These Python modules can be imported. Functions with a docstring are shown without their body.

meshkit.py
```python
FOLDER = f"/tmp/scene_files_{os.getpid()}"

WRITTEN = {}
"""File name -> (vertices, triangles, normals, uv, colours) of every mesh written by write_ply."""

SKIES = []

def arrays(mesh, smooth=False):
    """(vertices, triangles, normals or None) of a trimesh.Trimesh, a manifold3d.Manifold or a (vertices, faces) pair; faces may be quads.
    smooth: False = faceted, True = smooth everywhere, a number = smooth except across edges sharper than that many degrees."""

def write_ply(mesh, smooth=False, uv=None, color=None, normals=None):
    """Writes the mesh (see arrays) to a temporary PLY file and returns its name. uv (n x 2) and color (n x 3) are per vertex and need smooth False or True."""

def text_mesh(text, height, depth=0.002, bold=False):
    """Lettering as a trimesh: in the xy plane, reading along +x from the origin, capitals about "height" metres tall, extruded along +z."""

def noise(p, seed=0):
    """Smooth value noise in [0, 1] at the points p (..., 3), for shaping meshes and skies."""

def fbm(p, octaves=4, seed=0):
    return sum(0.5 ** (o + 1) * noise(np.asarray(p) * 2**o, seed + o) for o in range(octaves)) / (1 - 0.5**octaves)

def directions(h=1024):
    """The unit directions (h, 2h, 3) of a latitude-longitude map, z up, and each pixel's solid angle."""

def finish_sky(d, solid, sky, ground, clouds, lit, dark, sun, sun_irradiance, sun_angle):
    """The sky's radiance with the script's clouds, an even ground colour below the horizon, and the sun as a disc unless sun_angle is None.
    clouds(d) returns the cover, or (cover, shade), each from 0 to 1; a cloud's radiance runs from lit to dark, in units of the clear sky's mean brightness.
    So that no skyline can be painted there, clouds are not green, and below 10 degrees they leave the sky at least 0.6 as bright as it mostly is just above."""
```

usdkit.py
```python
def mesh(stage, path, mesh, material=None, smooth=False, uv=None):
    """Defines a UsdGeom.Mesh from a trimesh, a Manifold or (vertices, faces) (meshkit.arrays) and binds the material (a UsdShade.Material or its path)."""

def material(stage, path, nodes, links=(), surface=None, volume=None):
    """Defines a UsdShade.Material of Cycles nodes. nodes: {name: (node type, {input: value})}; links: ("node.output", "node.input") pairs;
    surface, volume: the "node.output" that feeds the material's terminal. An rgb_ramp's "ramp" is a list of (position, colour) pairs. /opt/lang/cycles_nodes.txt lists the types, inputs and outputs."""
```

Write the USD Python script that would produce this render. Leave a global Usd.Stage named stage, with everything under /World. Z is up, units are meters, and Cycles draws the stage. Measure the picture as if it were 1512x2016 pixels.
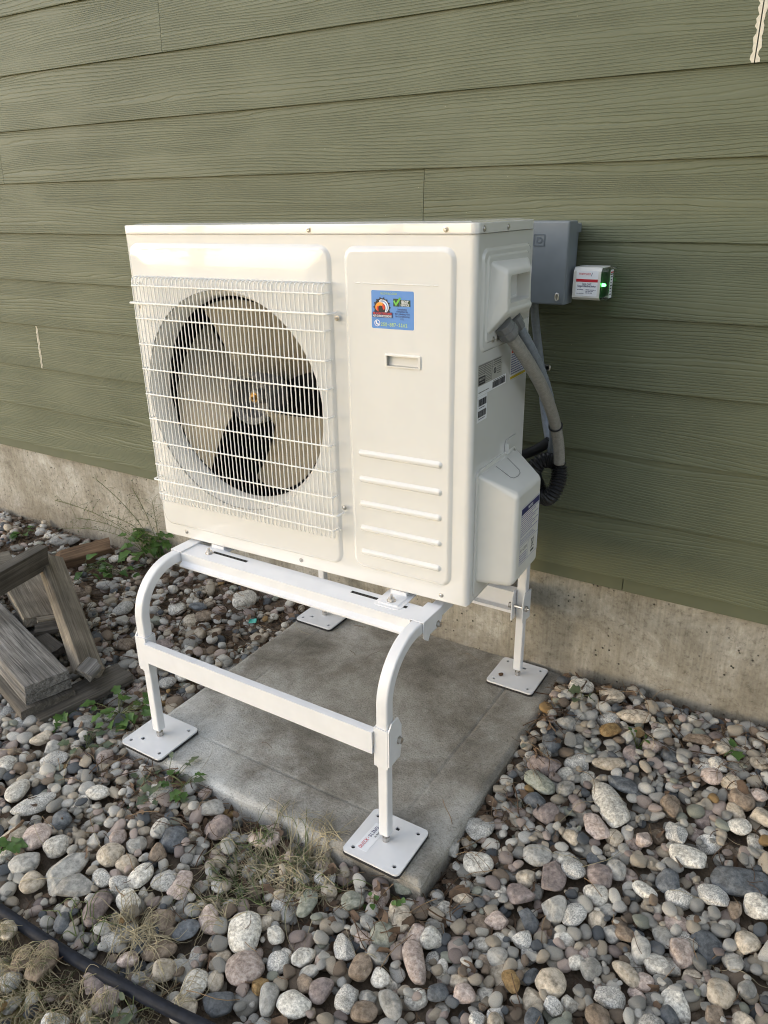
import math, random
import numpy as np, trimesh, shapely, manifold3d as m3
import shapely.geometry as sg
from shapely import affinity
import usdkit, meshkit
from pxr import Usd, UsdGeom, UsdLux, UsdShade, Gf, Sdf, Vt

random.seed(7)
RNG = np.random.default_rng(11)
stage = Usd.Stage.CreateInMemory()
UsdGeom.SetStageUpAxis(stage, UsdGeom.Tokens.z)
UsdGeom.SetStageMetersPerUnit(stage, 1.0)
UsdGeom.Xform.Define(stage, '/World')

# ------------------------------------------------------------------ camera
CAM = np.array([0.6369, -1.3954, 1.355])
YAW, PITCH, ROLL, FPX = math.radians(31.571), math.radians(-22.165), math.radians(-0.664), 1490.07
fw = np.array([-math.sin(YAW) * math.cos(PITCH), math.cos(YAW) * math.cos(PITCH), math.sin(PITCH)])
rt = np.cross(fw, [0, 0, 1]); rt /= np.linalg.norm(rt); up = np.cross(rt, fw)
rt, up = math.cos(ROLL) * rt + math.sin(ROLL) * up, -math.sin(ROLL) * rt + math.cos(ROLL) * up
cam = UsdGeom.Camera.Define(stage, '/World/camera')
cam.CreateHorizontalApertureAttr(24.0); cam.CreateVerticalApertureAttr(32.0)
cam.CreateFocalLengthAttr(FPX / 1512 * 24.0)
cam.CreateClippingRangeAttr(Gf.Vec2f(0.05, 500))
cam.CreateExposureAttr(1.15)
M4 = np.eye(4); M4[0, :3], M4[1, :3], M4[2, :3], M4[3, :3] = rt, up, -fw, CAM
cam.AddTransformOp().Set(Gf.Matrix4d(*M4.ravel().tolist()))

# ------------------------------------------------------------------ bright hazy sky, soft veiled sun from the front left
SUN_EL, SUN_AZ = math.radians(17), math.radians(180 + 40)          # azimuth measured from +y towards +x
sdir = np.array([math.cos(SUN_EL) * math.sin(SUN_AZ), math.cos(SUN_EL) * math.cos(SUN_AZ), math.sin(SUN_EL)])
dome = UsdLux.DomeLight.Define(stage, '/World/sky')
dome.GetPrim().SetCustomDataByKey('kind', 'structure')
skymat = usdkit.material(stage, '/World/Looks/sky', {
    's': ('sky_texture', {'sky_type': 'single_scattering', 'sun_disc': False, 'sun_elevation': SUN_EL, 'sun_rotation': SUN_AZ,
                          'altitude': 300.0, 'air_density': 1.0, 'aerosol_density': 1.6, 'ozone_density': 1.0}),
    'tc': ('texture_coordinate', {}),
    'n': ('noise_texture', {'scale': 2.2, 'detail': 6.0, 'roughness': 0.6}),
    'r': ('rgb_ramp', {'ramp': [(0.40, (0, 0, 0)), (0.62, (0.8, 0.8, 0.8))]}),
    'm': ('mix_color', {'b': (5.9, 5.95, 6.1), 'use_clamp': False}),
    'b': ('background_shader', {'strength': 0.15})},
    [('tc.generated', 'n.vector'), ('n.fac', 'r.fac'), ('r.color', 'm.fac'), ('s.color', 'm.a'), ('m.result', 'b.color')], surface='b.background')
UsdShade.MaterialBindingAPI.Apply(dome.GetPrim()).Bind(skymat)
sun = UsdLux.DistantLight.Define(stage, '/World/sun')
sun.CreateIntensityAttr(0.135); sun.CreateAngleAttr(22); sun.CreateNormalizeAttr(True); sun.CreateColorAttr(Gf.Vec3f(1, 0.99, 0.97))
zax = sdir; xax = np.cross([0, 0, 1], zax); xax /= np.linalg.norm(xax); yax = np.cross(zax, xax)
S4 = np.eye(4); S4[0, :3], S4[1, :3], S4[2, :3] = xax, yax, zax
sun.AddTransformOp().Set(Gf.Matrix4d(*S4.ravel().tolist()))

# ------------------------------------------------------------------ helpers
def at(u, v, x=None, y=None, z=None):
    """The point seen at pixel (u, v) of the photograph that lies on the plane x=, y= or z=."""
    d = rt * (u - 756) / FPX - up * (v - 1008) / FPX + fw
    i, val = (0, x) if x is not None else (1, y) if y is not None else (2, z)
    return CAM + d * ((val - CAM[i]) / d[i])

def project(P):
    q = np.asarray(P, float) - CAM
    w = q @ fw
    return 756 + FPX * (q @ rt) / w, 1008 - FPX * (q @ up) / w, w

USED = {}
def numbered(path):
    n = USED.get(path, 0); USED[path] = n + 1
    return path if n == 0 else f'{path}_{n:03d}'

def data(prim, label=None, category=None, group=None, kind=None):
    for k, v in (('label', label), ('category', category), ('group', group), ('kind', kind)):
        if v: prim.SetCustomDataByKey(k, v)

def thing(name, label, category, loc=(0, 0, 0), rotz=0.0, group=None, matrix=None, kind=None):
    x = UsdGeom.Xform.Define(stage, numbered('/World/' + name))
    if matrix is not None:
        x.AddTransformOp().Set(Gf.Matrix4d(*np.asarray(matrix, float).T.ravel().tolist()))
    else:
        x.AddTranslateOp().Set(Gf.Vec3d(*map(float, loc)))
        if rotz: x.AddRotateZOp().Set(math.degrees(rotz))
    data(x.GetPrim(), label, category, group, kind)
    return str(x.GetPath())

def put(name, mesh, mat, parent='/World', smooth=30, label=None, category=None, group=None, kind=None, uv=None):
    m = usdkit.mesh(stage, numbered(f'{parent}/{name}'), mesh, MAT[mat] if isinstance(mat, str) else mat, smooth=smooth, uv=uv)
    data(m.GetPrim(), label, category, group, kind)
    return str(m.GetPath())

def cat(*ms):
    vs, fs, n = [], [], 0
    for m in ms:
        v, f = (m.vertices, m.faces) if hasattr(m, 'vertices') else m
        v = np.asarray(v, float); f = np.asarray(f, int)
        if f.shape[1] == 4: f = np.vstack([f[:, [0, 1, 2]], f[:, [0, 2, 3]]])
        vs.append(v); fs.append(f + n); n += len(v)
    return np.vstack(vs), np.vstack(fs)

def move(m, d): return (np.asarray(m[0], float) + d, m[1])
def xform(m, R, t=(0, 0, 0)): return (np.asarray(m[0], float) @ np.asarray(R, float).T + t, m[1])
def rot(axis, a): return trimesh.transformations.rotation_matrix(a, axis)[:3, :3]

def box(x0, x1, y0, y1, z0, z1, c=0.0):
    """A box with chamfered edges."""
    c = min(c, (x1 - x0) / 2.01, (y1 - y0) / 2.01, (z1 - z0) / 2.01)
    if c <= 0:
        b = trimesh.creation.box(bounds=[[x0, y0, z0], [x1, y1, z1]])
        return np.array(b.vertices), np.array(b.faces)
    pts = []
    for sx, ax in ((1, x0), (-1, x1)):
        for sy, ay in ((1, y0), (-1, y1)):
            for sz, az in ((1, z0), (-1, z1)):
                pts += [(ax, ay + sy * c, az + sz * c), (ax + sx * c, ay, az + sz * c), (ax + sx * c, ay + sy * c, az)]
    h = trimesh.convex.convex_hull(np.array(pts))
    return np.array(h.vertices), np.array(h.faces)

def frames(path, hint=(0, 0, 1)):
    p = np.asarray(path, float)
    t = np.gradient(p, axis=0); t /= np.linalg.norm(t, axis=1, keepdims=True)
    n = np.zeros_like(p)
    h = np.array(hint, float)
    a = h - t[0] * (h @ t[0])
    if np.linalg.norm(a) < 1e-3: a = np.cross(t[0], [1, 0.3, 0.2])
    n[0] = a / np.linalg.norm(a)
    for i in range(1, len(p)):
        a = n[i - 1] - t[i] * (n[i - 1] @ t[i]); n[i] = a / np.linalg.norm(a)
    return p, t, n, np.cross(t, n)

def sweep(path, prof, hint=(0, 0, 1), caps=True, scale=None):
    """A closed 2D profile swept along a path."""
    p, t, n, b = frames(path, hint)
    prof = np.asarray(prof, float); k = len(prof)
    sc = np.ones(len(p)) if scale is None else np.asarray(scale)
    v = (p[:, None] + sc[:, None, None] * (n[:, None] * prof[None, :, 0, None] + b[:, None] * prof[None, :, 1, None])).reshape(-1, 3)
    i, j = np.meshgrid(np.arange(len(p) - 1), np.arange(k), indexing='ij')
    j2 = (j + 1) % k
    q = np.stack([i * k + j, i * k + j2, (i + 1) * k + j2, (i + 1) * k + j], -1).reshape(-1, 4)
    f = np.vstack([q[:, [0, 1, 2]], q[:, [0, 2, 3]]])
    if caps:
        n0 = len(v); v = np.vstack([v, p[:1], p[-1:]])
        a = np.arange(k); a2 = (a + 1) % k
        f = np.vstack([f, np.stack([np.full(k, n0), a2, a], 1), np.stack([np.full(k, n0 + 1), a + (len(p) - 1) * k, a2 + (len(p) - 1) * k], 1)])
    return v, f[:, ::-1] if np.linalg.det(np.stack([t[0], n[0], b[0]])) < 0 else f

def circle(r, k=8, ph=0.0):
    a = np.arange(k) / k * 2 * math.pi + ph
    return np.stack([r * np.cos(a), r * np.sin(a)], 1)

def rsquare(w, h=None, r=0.004, k=3):
    h = h or w; out = []
    for cx, cy, a0 in ((w / 2 - r, h / 2 - r, 0), (-w / 2 + r, h / 2 - r, 90), (-w / 2 + r, -h / 2 + r, 180), (w / 2 - r, -h / 2 + r, 270)):
        for q in np.linspace(0, 90, k + 1):
            a = math.radians(a0 + q); out.append((cx + r * math.cos(a), cy + r * math.sin(a)))
    return np.array(out)

def tube(path, r, k=8, **kw): return sweep(path, circle(r, k), **kw)

def spline(pts, n=24):
    from scipy.interpolate import CubicSpline
    p = np.asarray(pts, float)
    t = np.concatenate([[0], np.cumsum(np.linalg.norm(np.diff(p, axis=0), axis=1))])
    return CubicSpline(t, p)(np.linspace(0, t[-1], n))

def lathe(prof, k=24, axis='z'):
    """Revolves (r, h) points about an axis."""
    prof = np.asarray(prof, float); a = np.arange(k) / k * 2 * math.pi
    v = np.stack([prof[:, None, 0] * np.cos(a), prof[:, None, 0] * np.sin(a), np.repeat(prof[:, None, 1], k, 1)], -1).reshape(-1, 3)
    i, j = np.meshgrid(np.arange(len(prof) - 1), np.arange(k), indexing='ij'); j2 = (j + 1) % k
    q = np.stack([i * k + j, i * k + j2, (i + 1) * k + j2, (i + 1) * k + j], -1).reshape(-1, 4)
    f = np.vstack([q[:, [0, 1, 2]], q[:, [0, 2, 3]]])
    if axis == '-y': v = np.stack([v[:, 0], -v[:, 2], v[:, 1]], 1)     # h grows towards -y
    if axis == 'x': v = np.stack([v[:, 2], v[:, 0], v[:, 1]], 1)
    return v, f

def extrude(poly, h):
    polys = list(getattr(poly, 'geoms', [poly]))
    return cat(*[trimesh.creation.extrude_polygon(g, h, engine='earcut') for g in polys])

FRONT = np.array([[1, 0, 0], [0, 0, -1], [0, 1, 0]], float)    # drawing x,y,normal -> x, z, -y
SIDE = np.array([[0, 0, 1], [1, 0, 0], [0, 1, 0]], float)      # drawing x,y,normal -> y, z, +x
FLAT = np.eye(3)

def on_plane(m, R, o): return xform(m, R, np.asarray(o, float))

def rrect(x0, x1, y0, y1, r, k=6):
    g = sg.box(x0 + r, y0 + r, x1 - r, y1 - r)
    return g.buffer(r, quad_segs=k)

def raised(outer, steps, holes=(), R=FRONT, o=(0, 0, 0), pillow=0.0):
    """A pressed plate: rings of the polygon inset by steps [(inset, height)], the last one capped (with holes)."""
    rings = [(outer.buffer(-ins, quad_segs=6) if ins else outer, h) for ins, h in steps]
    # loft by nearest-projected samples of the outer ring
    base = np.array(densify(outer))
    ringv = []
    for g, h in rings:
        ext = g.exterior
        p = np.array([ext.interpolate(ext.project(sg.Point(*q))).coords[0] for q in base])
        ringv.append(np.column_stack([p, np.full(len(p), h)]))
    k = len(base); v = np.vstack(ringv); fs = []
    for i in range(len(rings) - 1):
        a = np.arange(k); b = (a + 1) % k
        fs += [np.stack([i * k + a, i * k + b, (i + 1) * k + b], 1), np.stack([i * k + a, (i + 1) * k + b, (i + 1) * k + a], 1)]
    side = (v, np.vstack(fs))
    capp = sg.Polygon(ringv[-1][:, :2]).buffer(0)
    for hh in holes: capp = capp.difference(hh)
    cv, cf = trimesh.creation.triangulate_polygon(capp, engine='earcut')
    if pillow:
        tm = trimesh.Trimesh(np.column_stack([cv, 0 * cv[:, 0]]), cf, process=False)
        hv, hf = trimesh.remesh.subdivide_to_size(tm.vertices, tm.faces, 0.028)
        mm = trimesh.Trimesh(hv, hf); cv, cf = np.array(mm.vertices)[:, :2], np.array(mm.faces)
        ext = capp.exterior; dd = shapely.distance(shapely.points(cv), ext)
        hgt = pillow * (1 - np.exp(-(dd / 0.055) ** 1.0)) 
    else: hgt = 0 * cv[:, 0]
    capm = (np.column_stack([cv, rings[-1][1] + hgt]), cf)
    return on_plane(cat(side, capm), R, o)

def densify(g, step=0.03):
    c = list(g.exterior.coords)[:-1]
    if g.exterior.is_ccw is False: c = c[::-1]
    out = []
    for i, a in enumerate(c):
        b = c[(i + 1) % len(c)]
        n = max(1, int(math.hypot(b[0] - a[0], b[1] - a[1]) / step))
        for s in range(n): out.append((a[0] + (b[0] - a[0]) * s / n, a[1] + (b[1] - a[1]) * s / n))
    return out

_TXT = {}
def text(s, h, bold=False):
    k = (s, bold)
    if k not in _TXT:
        m = meshkit.text_mesh(s, 1.0, 0.02, bold=bold)
        _TXT[k] = (np.array(m.vertices), np.array(m.faces))
    v, f = _TXT[k]
    v = v.copy(); v[:, :2] *= h; v[:, 2] = v[:, 2] * 0.01
    return v, f

def label_text(s, h, cx, cy, width=None, bold=False, left=False):
    """Lettering centred on (cx, cy) in the drawing plane, squeezed to a width if one is given."""
    v, f = text(s, h, bold)
    v = v.copy(); a, b = v.min(0), v.max(0)
    if width: v[:, 0] *= width / (b[0] - a[0]); a, b = v.min(0), v.max(0)
    v[:, 0] += cx - (a[0] if left else (a[0] + b[0]) / 2); v[:, 1] += cy - (a[1] + b[1]) / 2
    return v, f

def flat(poly, h=0.0003):
    return extrude(poly, h)

def bars(rows):
    """Little printed strokes: (x0, x1, y, thickness)."""
    return cat(*[box(x0, x1, y - t / 2, y + t / 2, 0, 0.0002) for x0, x1, y, t in rows])

def scribble(x0, x1, y, t, seed):
    """A line of print too small to read: strokes of word length."""
    r = random.Random(seed); out = []; x = x0
    while x < x1 - t:
        w = min(r.uniform(2, 7) * t * 1.2, x1 - x); out.append((x, x + w, y, t)); x += w + t * 0.9
    return out

# ------------------------------------------------------------------ materials
MAT = {}
def mat(name, nodes, links, surface='p.BSDF'):
    MAT[name] = usdkit.material(stage, f'/World/Looks/{name}', nodes, links, surface=surface)

def plain(name, color, rough=0.5, metallic=0.0, grain=0.0, scale=60.0, bump=0.0, bscale=300.0, coat=0.0, spec=0.5, **kw):
    n = {'p': ('principled_bsdf', {'roughness': rough, 'metallic': metallic, 'coat_weight': coat, 'specular_ior_level': spec, **kw}),
         'g': ('geometry', {}), 'n': ('noise_texture', {'scale': scale, 'detail': 5.0, 'roughness': 0.6}),
         'r': ('rgb_ramp', {'ramp': [(0.3, [c * (1 - grain) for c in color]), (0.7, [min(1, c * (1 + grain)) for c in color])]})}
    l = [('g.position', 'n.vector'), ('n.fac', 'r.fac'), ('r.color', 'p.base_color')]
    if bump:
        n['n2'] = ('noise_texture', {'scale': bscale, 'detail': 2.0}); n['b'] = ('bump', {'strength': 1.0, 'distance': bump})
        l += [('g.position', 'n2.vector'), ('n2.fac', 'b.height'), ('b.normal', 'p.normal')]
    mat(name, n, l)

plain('white_enamel', (0.68, 0.68, 0.672), rough=0.13, grain=0.02, scale=9, bump=0.00008, bscale=420, coat=1.0)
plain('white_plastic', (0.69, 0.682, 0.655), rough=0.33, grain=0.03, scale=14, bump=0.00004, bscale=900)
plain('powder_white', (0.70, 0.71, 0.735), rough=0.3, grain=0.035, scale=20, bump=0.00006, bscale=700)
plain('wire_white', (0.80, 0.80, 0.78), rough=0.3)
plain('hub_grey', (0.16, 0.155, 0.145), rough=0.45)
plain('recess_grey', (0.40, 0.395, 0.37), rough=0.4)
plain('fan_plastic', (0.22, 0.195, 0.145), rough=0.45, grain=0.06, scale=30)
plain('dark_inside', (0.02, 0.021, 0.022), rough=0.8)
plain('coil_fins', (0.012, 0.013, 0.015), rough=0.6)
plain('steel', (0.55, 0.53, 0.5), rough=0.28, metallic=1.0, grain=0.15, scale=300)
plain('brass', (0.55, 0.36, 0.14), rough=0.35, metallic=1.0)
plain('black_rubber', (0.012, 0.012, 0.014), rough=0.6)
plain('black_plastic', (0.012, 0.012, 0.014), rough=0.35)
plain('hose_plastic', (0.010, 0.012, 0.019), rough=0.55, spec=0.25, grain=0.4, scale=60, bump=0.0003, bscale=200)
plain('grey_conduit', (0.26, 0.25, 0.23), rough=0.36, grain=0.18, scale=120, bump=0.0003, bscale=260)
plain('metal_conduit', (0.20, 0.225, 0.26), rough=0.38, grain=0.15, scale=90)
plain('connector_grey', (0.15, 0.155, 0.16), rough=0.45, grain=0.1)
plain('box_grey', (0.155, 0.178, 0.20), rough=0.42, grain=0.05, scale=30, bump=0.0001, bscale=500)
plain('box_grey_dark', (0.085, 0.105, 0.125), rough=0.5)
plain('paper_white', (0.78, 0.80, 0.84), rough=0.4)
plain('paper_cream', (0.72, 0.66, 0.55), rough=0.8)
plain('paper_grey', (0.40, 0.40, 0.37), rough=0.45)
plain('ink_black', (0.012, 0.012, 0.018), rough=0.5)
plain('ink_navy', (0.016, 0.016, 0.09), rough=0.5)
plain('ink_blue', (0.08, 0.10, 0.32), rough=0.5)
plain('ink_red', (0.50, 0.02, 0.035), rough=0.45)
plain('ink_orange', (0.80, 0.30, 0.03), rough=0.45)
plain('ink_scarlet', (0.62, 0.05, 0.02), rough=0.45)
plain('ink_yellow', (0.55, 0.42, 0.015), rough=0.45)
plain('ink_lime', (0.42, 0.62, 0.20), rough=0.45)
plain('ink_green', (0.14, 0.50, 0.06), rough=0.45)
plain('ink_dark_green', (0.012, 0.05, 0.02), rough=0.45)
plain('ink_sky', (0.10, 0.26, 0.62), rough=0.3)
plain('ink_pale', (0.72, 0.83, 0.88), rough=0.4)
plain('raw_white', (0.62, 0.58, 0.48), rough=0.8, grain=0.1, scale=200)
plain('green_trim', (0.098, 0.109, 0.065), rough=0.6, grain=0.06, scale=12, bump=0.0003, bscale=90)
plain('gap_dark', (0.02, 0.02, 0.018), rough=0.9)
plain('glass_teal', (0.10, 0.45, 0.38), rough=0.15)
plain('roof_dark', (0.06, 0.058, 0.055), rough=0.85, grain=0.3, scale=40)
plain('soffit', (0.6, 0.6, 0.56), rough=0.6)
plain('leaf_litter', (0.12, 0.078, 0.05), rough=0.8, grain=0.5, scale=50)
plain('needle_brown', (0.085, 0.048, 0.026), rough=0.8, grain=0.5, scale=40)
plain('needle_tan', (0.22, 0.15, 0.085), rough=0.8, grain=0.4, scale=40)
plain('grass_straw', (0.36, 0.31, 0.20), rough=0.7, grain=0.35, scale=25)
plain('grass_green', (0.10, 0.13, 0.045), rough=0.65, grain=0.4, scale=25)
plain('stem_green', (0.10, 0.12, 0.04), rough=0.6, grain=0.3, scale=60)
plain('bark', (0.11, 0.075, 0.05), rough=0.9, grain=0.4, scale=14, bump=0.01, bscale=12)

mat('clear_plastic', {'g': ('glossy_bsdf', {'color': (0.9, 0.9, 0.9), 'roughness': 0.05}), 't': ('transparent_bsdf', {'color': (0.93, 0.97, 0.94)}),
                      'f': ('fresnel', {'IOR': 1.5}), 'm': ('mix_closure', {})},
    [('f.fac', 'm.fac'), ('t.BSDF', 'm.closure1'), ('g.BSDF', 'm.closure2')], surface='m.closure')
mat('green_led', {'e': ('emission', {'color': (0.08, 1.0, 0.12), 'strength': 5.0})}, [], surface='e.emission')

def leafmat(name, c, c2):
    mat(name, {'g': ('geometry', {}), 'n': ('noise_texture', {'scale': 30.0, 'detail': 3.0}), 'r': ('rgb_ramp', {'ramp': [(0.35, c), (0.65, c2)]}),
               'p': ('principled_bsdf', {'roughness': 0.5}), 't': ('translucent_bsdf', {}), 'm': ('mix_closure', {'fac': 0.25})},
        [('g.position', 'n.vector'), ('n.fac', 'r.fac'), ('r.color', 'p.base_color'), ('r.color', 't.color'), ('p.BSDF', 'm.closure1'), ('t.BSDF', 'm.closure2')], surface='m.closure')
leafmat('leaf_green', (0.045, 0.10, 0.022), (0.09, 0.17, 0.04))
leafmat('leaf_dull', (0.06, 0.09, 0.05), (0.12, 0.15, 0.085))
leafmat('leaf_tree', (0.04, 0.075, 0.02), (0.11, 0.15, 0.04))

# wood-grain siding: contour lines of a stretched noise field, shifted for each plank
def siding(name, shift):
    mat(name, {
        'g': ('geometry', {}), 'o': ('object_info', {}),
        'off': ('combine_xyz', {'y': 0.0, 'z': 0.0}), 'k': ('math', {'math_type': 'multiply', 'value2': 37.0}),
        'add': ('vector_math', {'math_type': 'add'}),
        'map': ('mapping', {'scale': (1.0, 0.0, 12.0), 'location': (shift * 3.7, 0, shift * 1.3)}),
        'n1': ('noise_texture', {'scale': 1.0, 'detail': 1.6, 'roughness': 0.4}),
        'mapw': ('mapping', {'scale': (22.0, 0.0, 60.0)}), 'nw': ('noise_texture', {'scale': 1.0, 'detail': 2.0}),
        'xyz': ('separate_xyz', {}),
        'z1': ('math', {'math_type': 'multiply', 'value2': 132.0}),
        'a1': ('math', {'math_type': 'multiply_add', 'value2': 10.5}),
        'a2': ('math', {'math_type': 'multiply_add', 'value2': 0.45}),
        'tw': ('math', {'math_type': 'multiply', 'value2': 6.2832}), 'sn': ('math', {'math_type': 'sine'}),
        'mr': ('map_range', {'from_min': 0.25, 'from_max': 1.0, 'to_min': 0.0, 'to_max': 1.0, 'clamp': True}),
        'mapm': ('mapping', {'scale': (3.0, 0.0, 9.0)}), 'nm': ('noise_texture', {'scale': 1.0, 'detail': 2.0}),
        'mrm': ('map_range', {'from_min': 0.32, 'from_max': 0.58, 'to_min': 0.30, 'to_max': 1.0, 'clamp': True}),
        'mul': ('math', {'math_type': 'multiply'}),
        'b': ('bump', {'strength': 1.0, 'distance': 0.0013, 'invert': True}),
        'nf': ('noise_texture', {'scale': 500.0, 'detail': 2.0}), 'b2': ('bump', {'strength': 0.5, 'distance': 0.0002}),
        'nc': ('noise_texture', {'scale': 2.2, 'detail': 5.0, 'roughness': 0.65}),
        'rc': ('rgb_ramp', {'ramp': [(0.3, (0.099, 0.111, 0.066)), (0.7, (0.128, 0.141, 0.086))]}),
        'spk': ('voronoi_texture', {'scale': 42.0}), 'spr': ('rgb_ramp', {'ramp': [(0.0, (1, 1, 1)), (0.035, (1, 1, 1)), (0.05, (0, 0, 0))]}),
        'spn': ('noise_texture', {'scale': 6.0}), 'sp2': ('math', {'math_type': 'greater_than', 'value2': 0.66}), 'spm': ('math', {'math_type': 'multiply'}),
        'mx': ('mix_color', {'b': (0.36, 0.33, 0.22)}),
        'p': ('principled_bsdf', {'roughness': 0.52, 'specular_ior_level': 0.4})},
        [('o.random', 'k.value1'), ('k.value', 'off.x'), ('k.value', 'off.z'), ('g.position', 'add.vector1'), ('off.vector', 'add.vector2'),
         ('add.vector', 'map.vector'), ('map.vector', 'n1.vector'), ('add.vector', 'mapw.vector'), ('mapw.vector', 'nw.vector'),
         ('g.position', 'xyz.vector'), ('xyz.z', 'z1.value1'), ('n1.fac', 'a1.value1'), ('z1.value', 'a1.value3'), ('nw.fac', 'a2.value1'), ('a1.value', 'a2.value3'),
         ('a2.value', 'tw.value1'), ('tw.value', 'sn.value1'), ('sn.value', 'mr.value'), ('add.vector', 'mapm.vector'), ('mapm.vector', 'nm.vector'), ('nm.fac', 'mrm.value'),
         ('mr.result', 'mul.value1'), ('mrm.result', 'mul.value2'), ('mul.value', 'b.height'),
         ('g.position', 'nf.vector'), ('nf.fac', 'b2.height'), ('b.normal', 'b2.normal'), ('b2.normal', 'p.normal'),
         ('g.position', 'nc.vector'), ('nc.fac', 'rc.fac'), ('g.position', 'spk.vector'), ('spk.distance', 'spr.fac'), ('g.position', 'spn.vector'), ('spn.fac', 'sp2.value1'),
         ('spr.color', 'spm.value1'), ('sp2.value', 'spm.value2'), ('spm.value', 'mx.fac'), ('rc.color', 'mx.a'), ('mx.result', 'p.base_color')])
siding('green_siding', 0.0)

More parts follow.
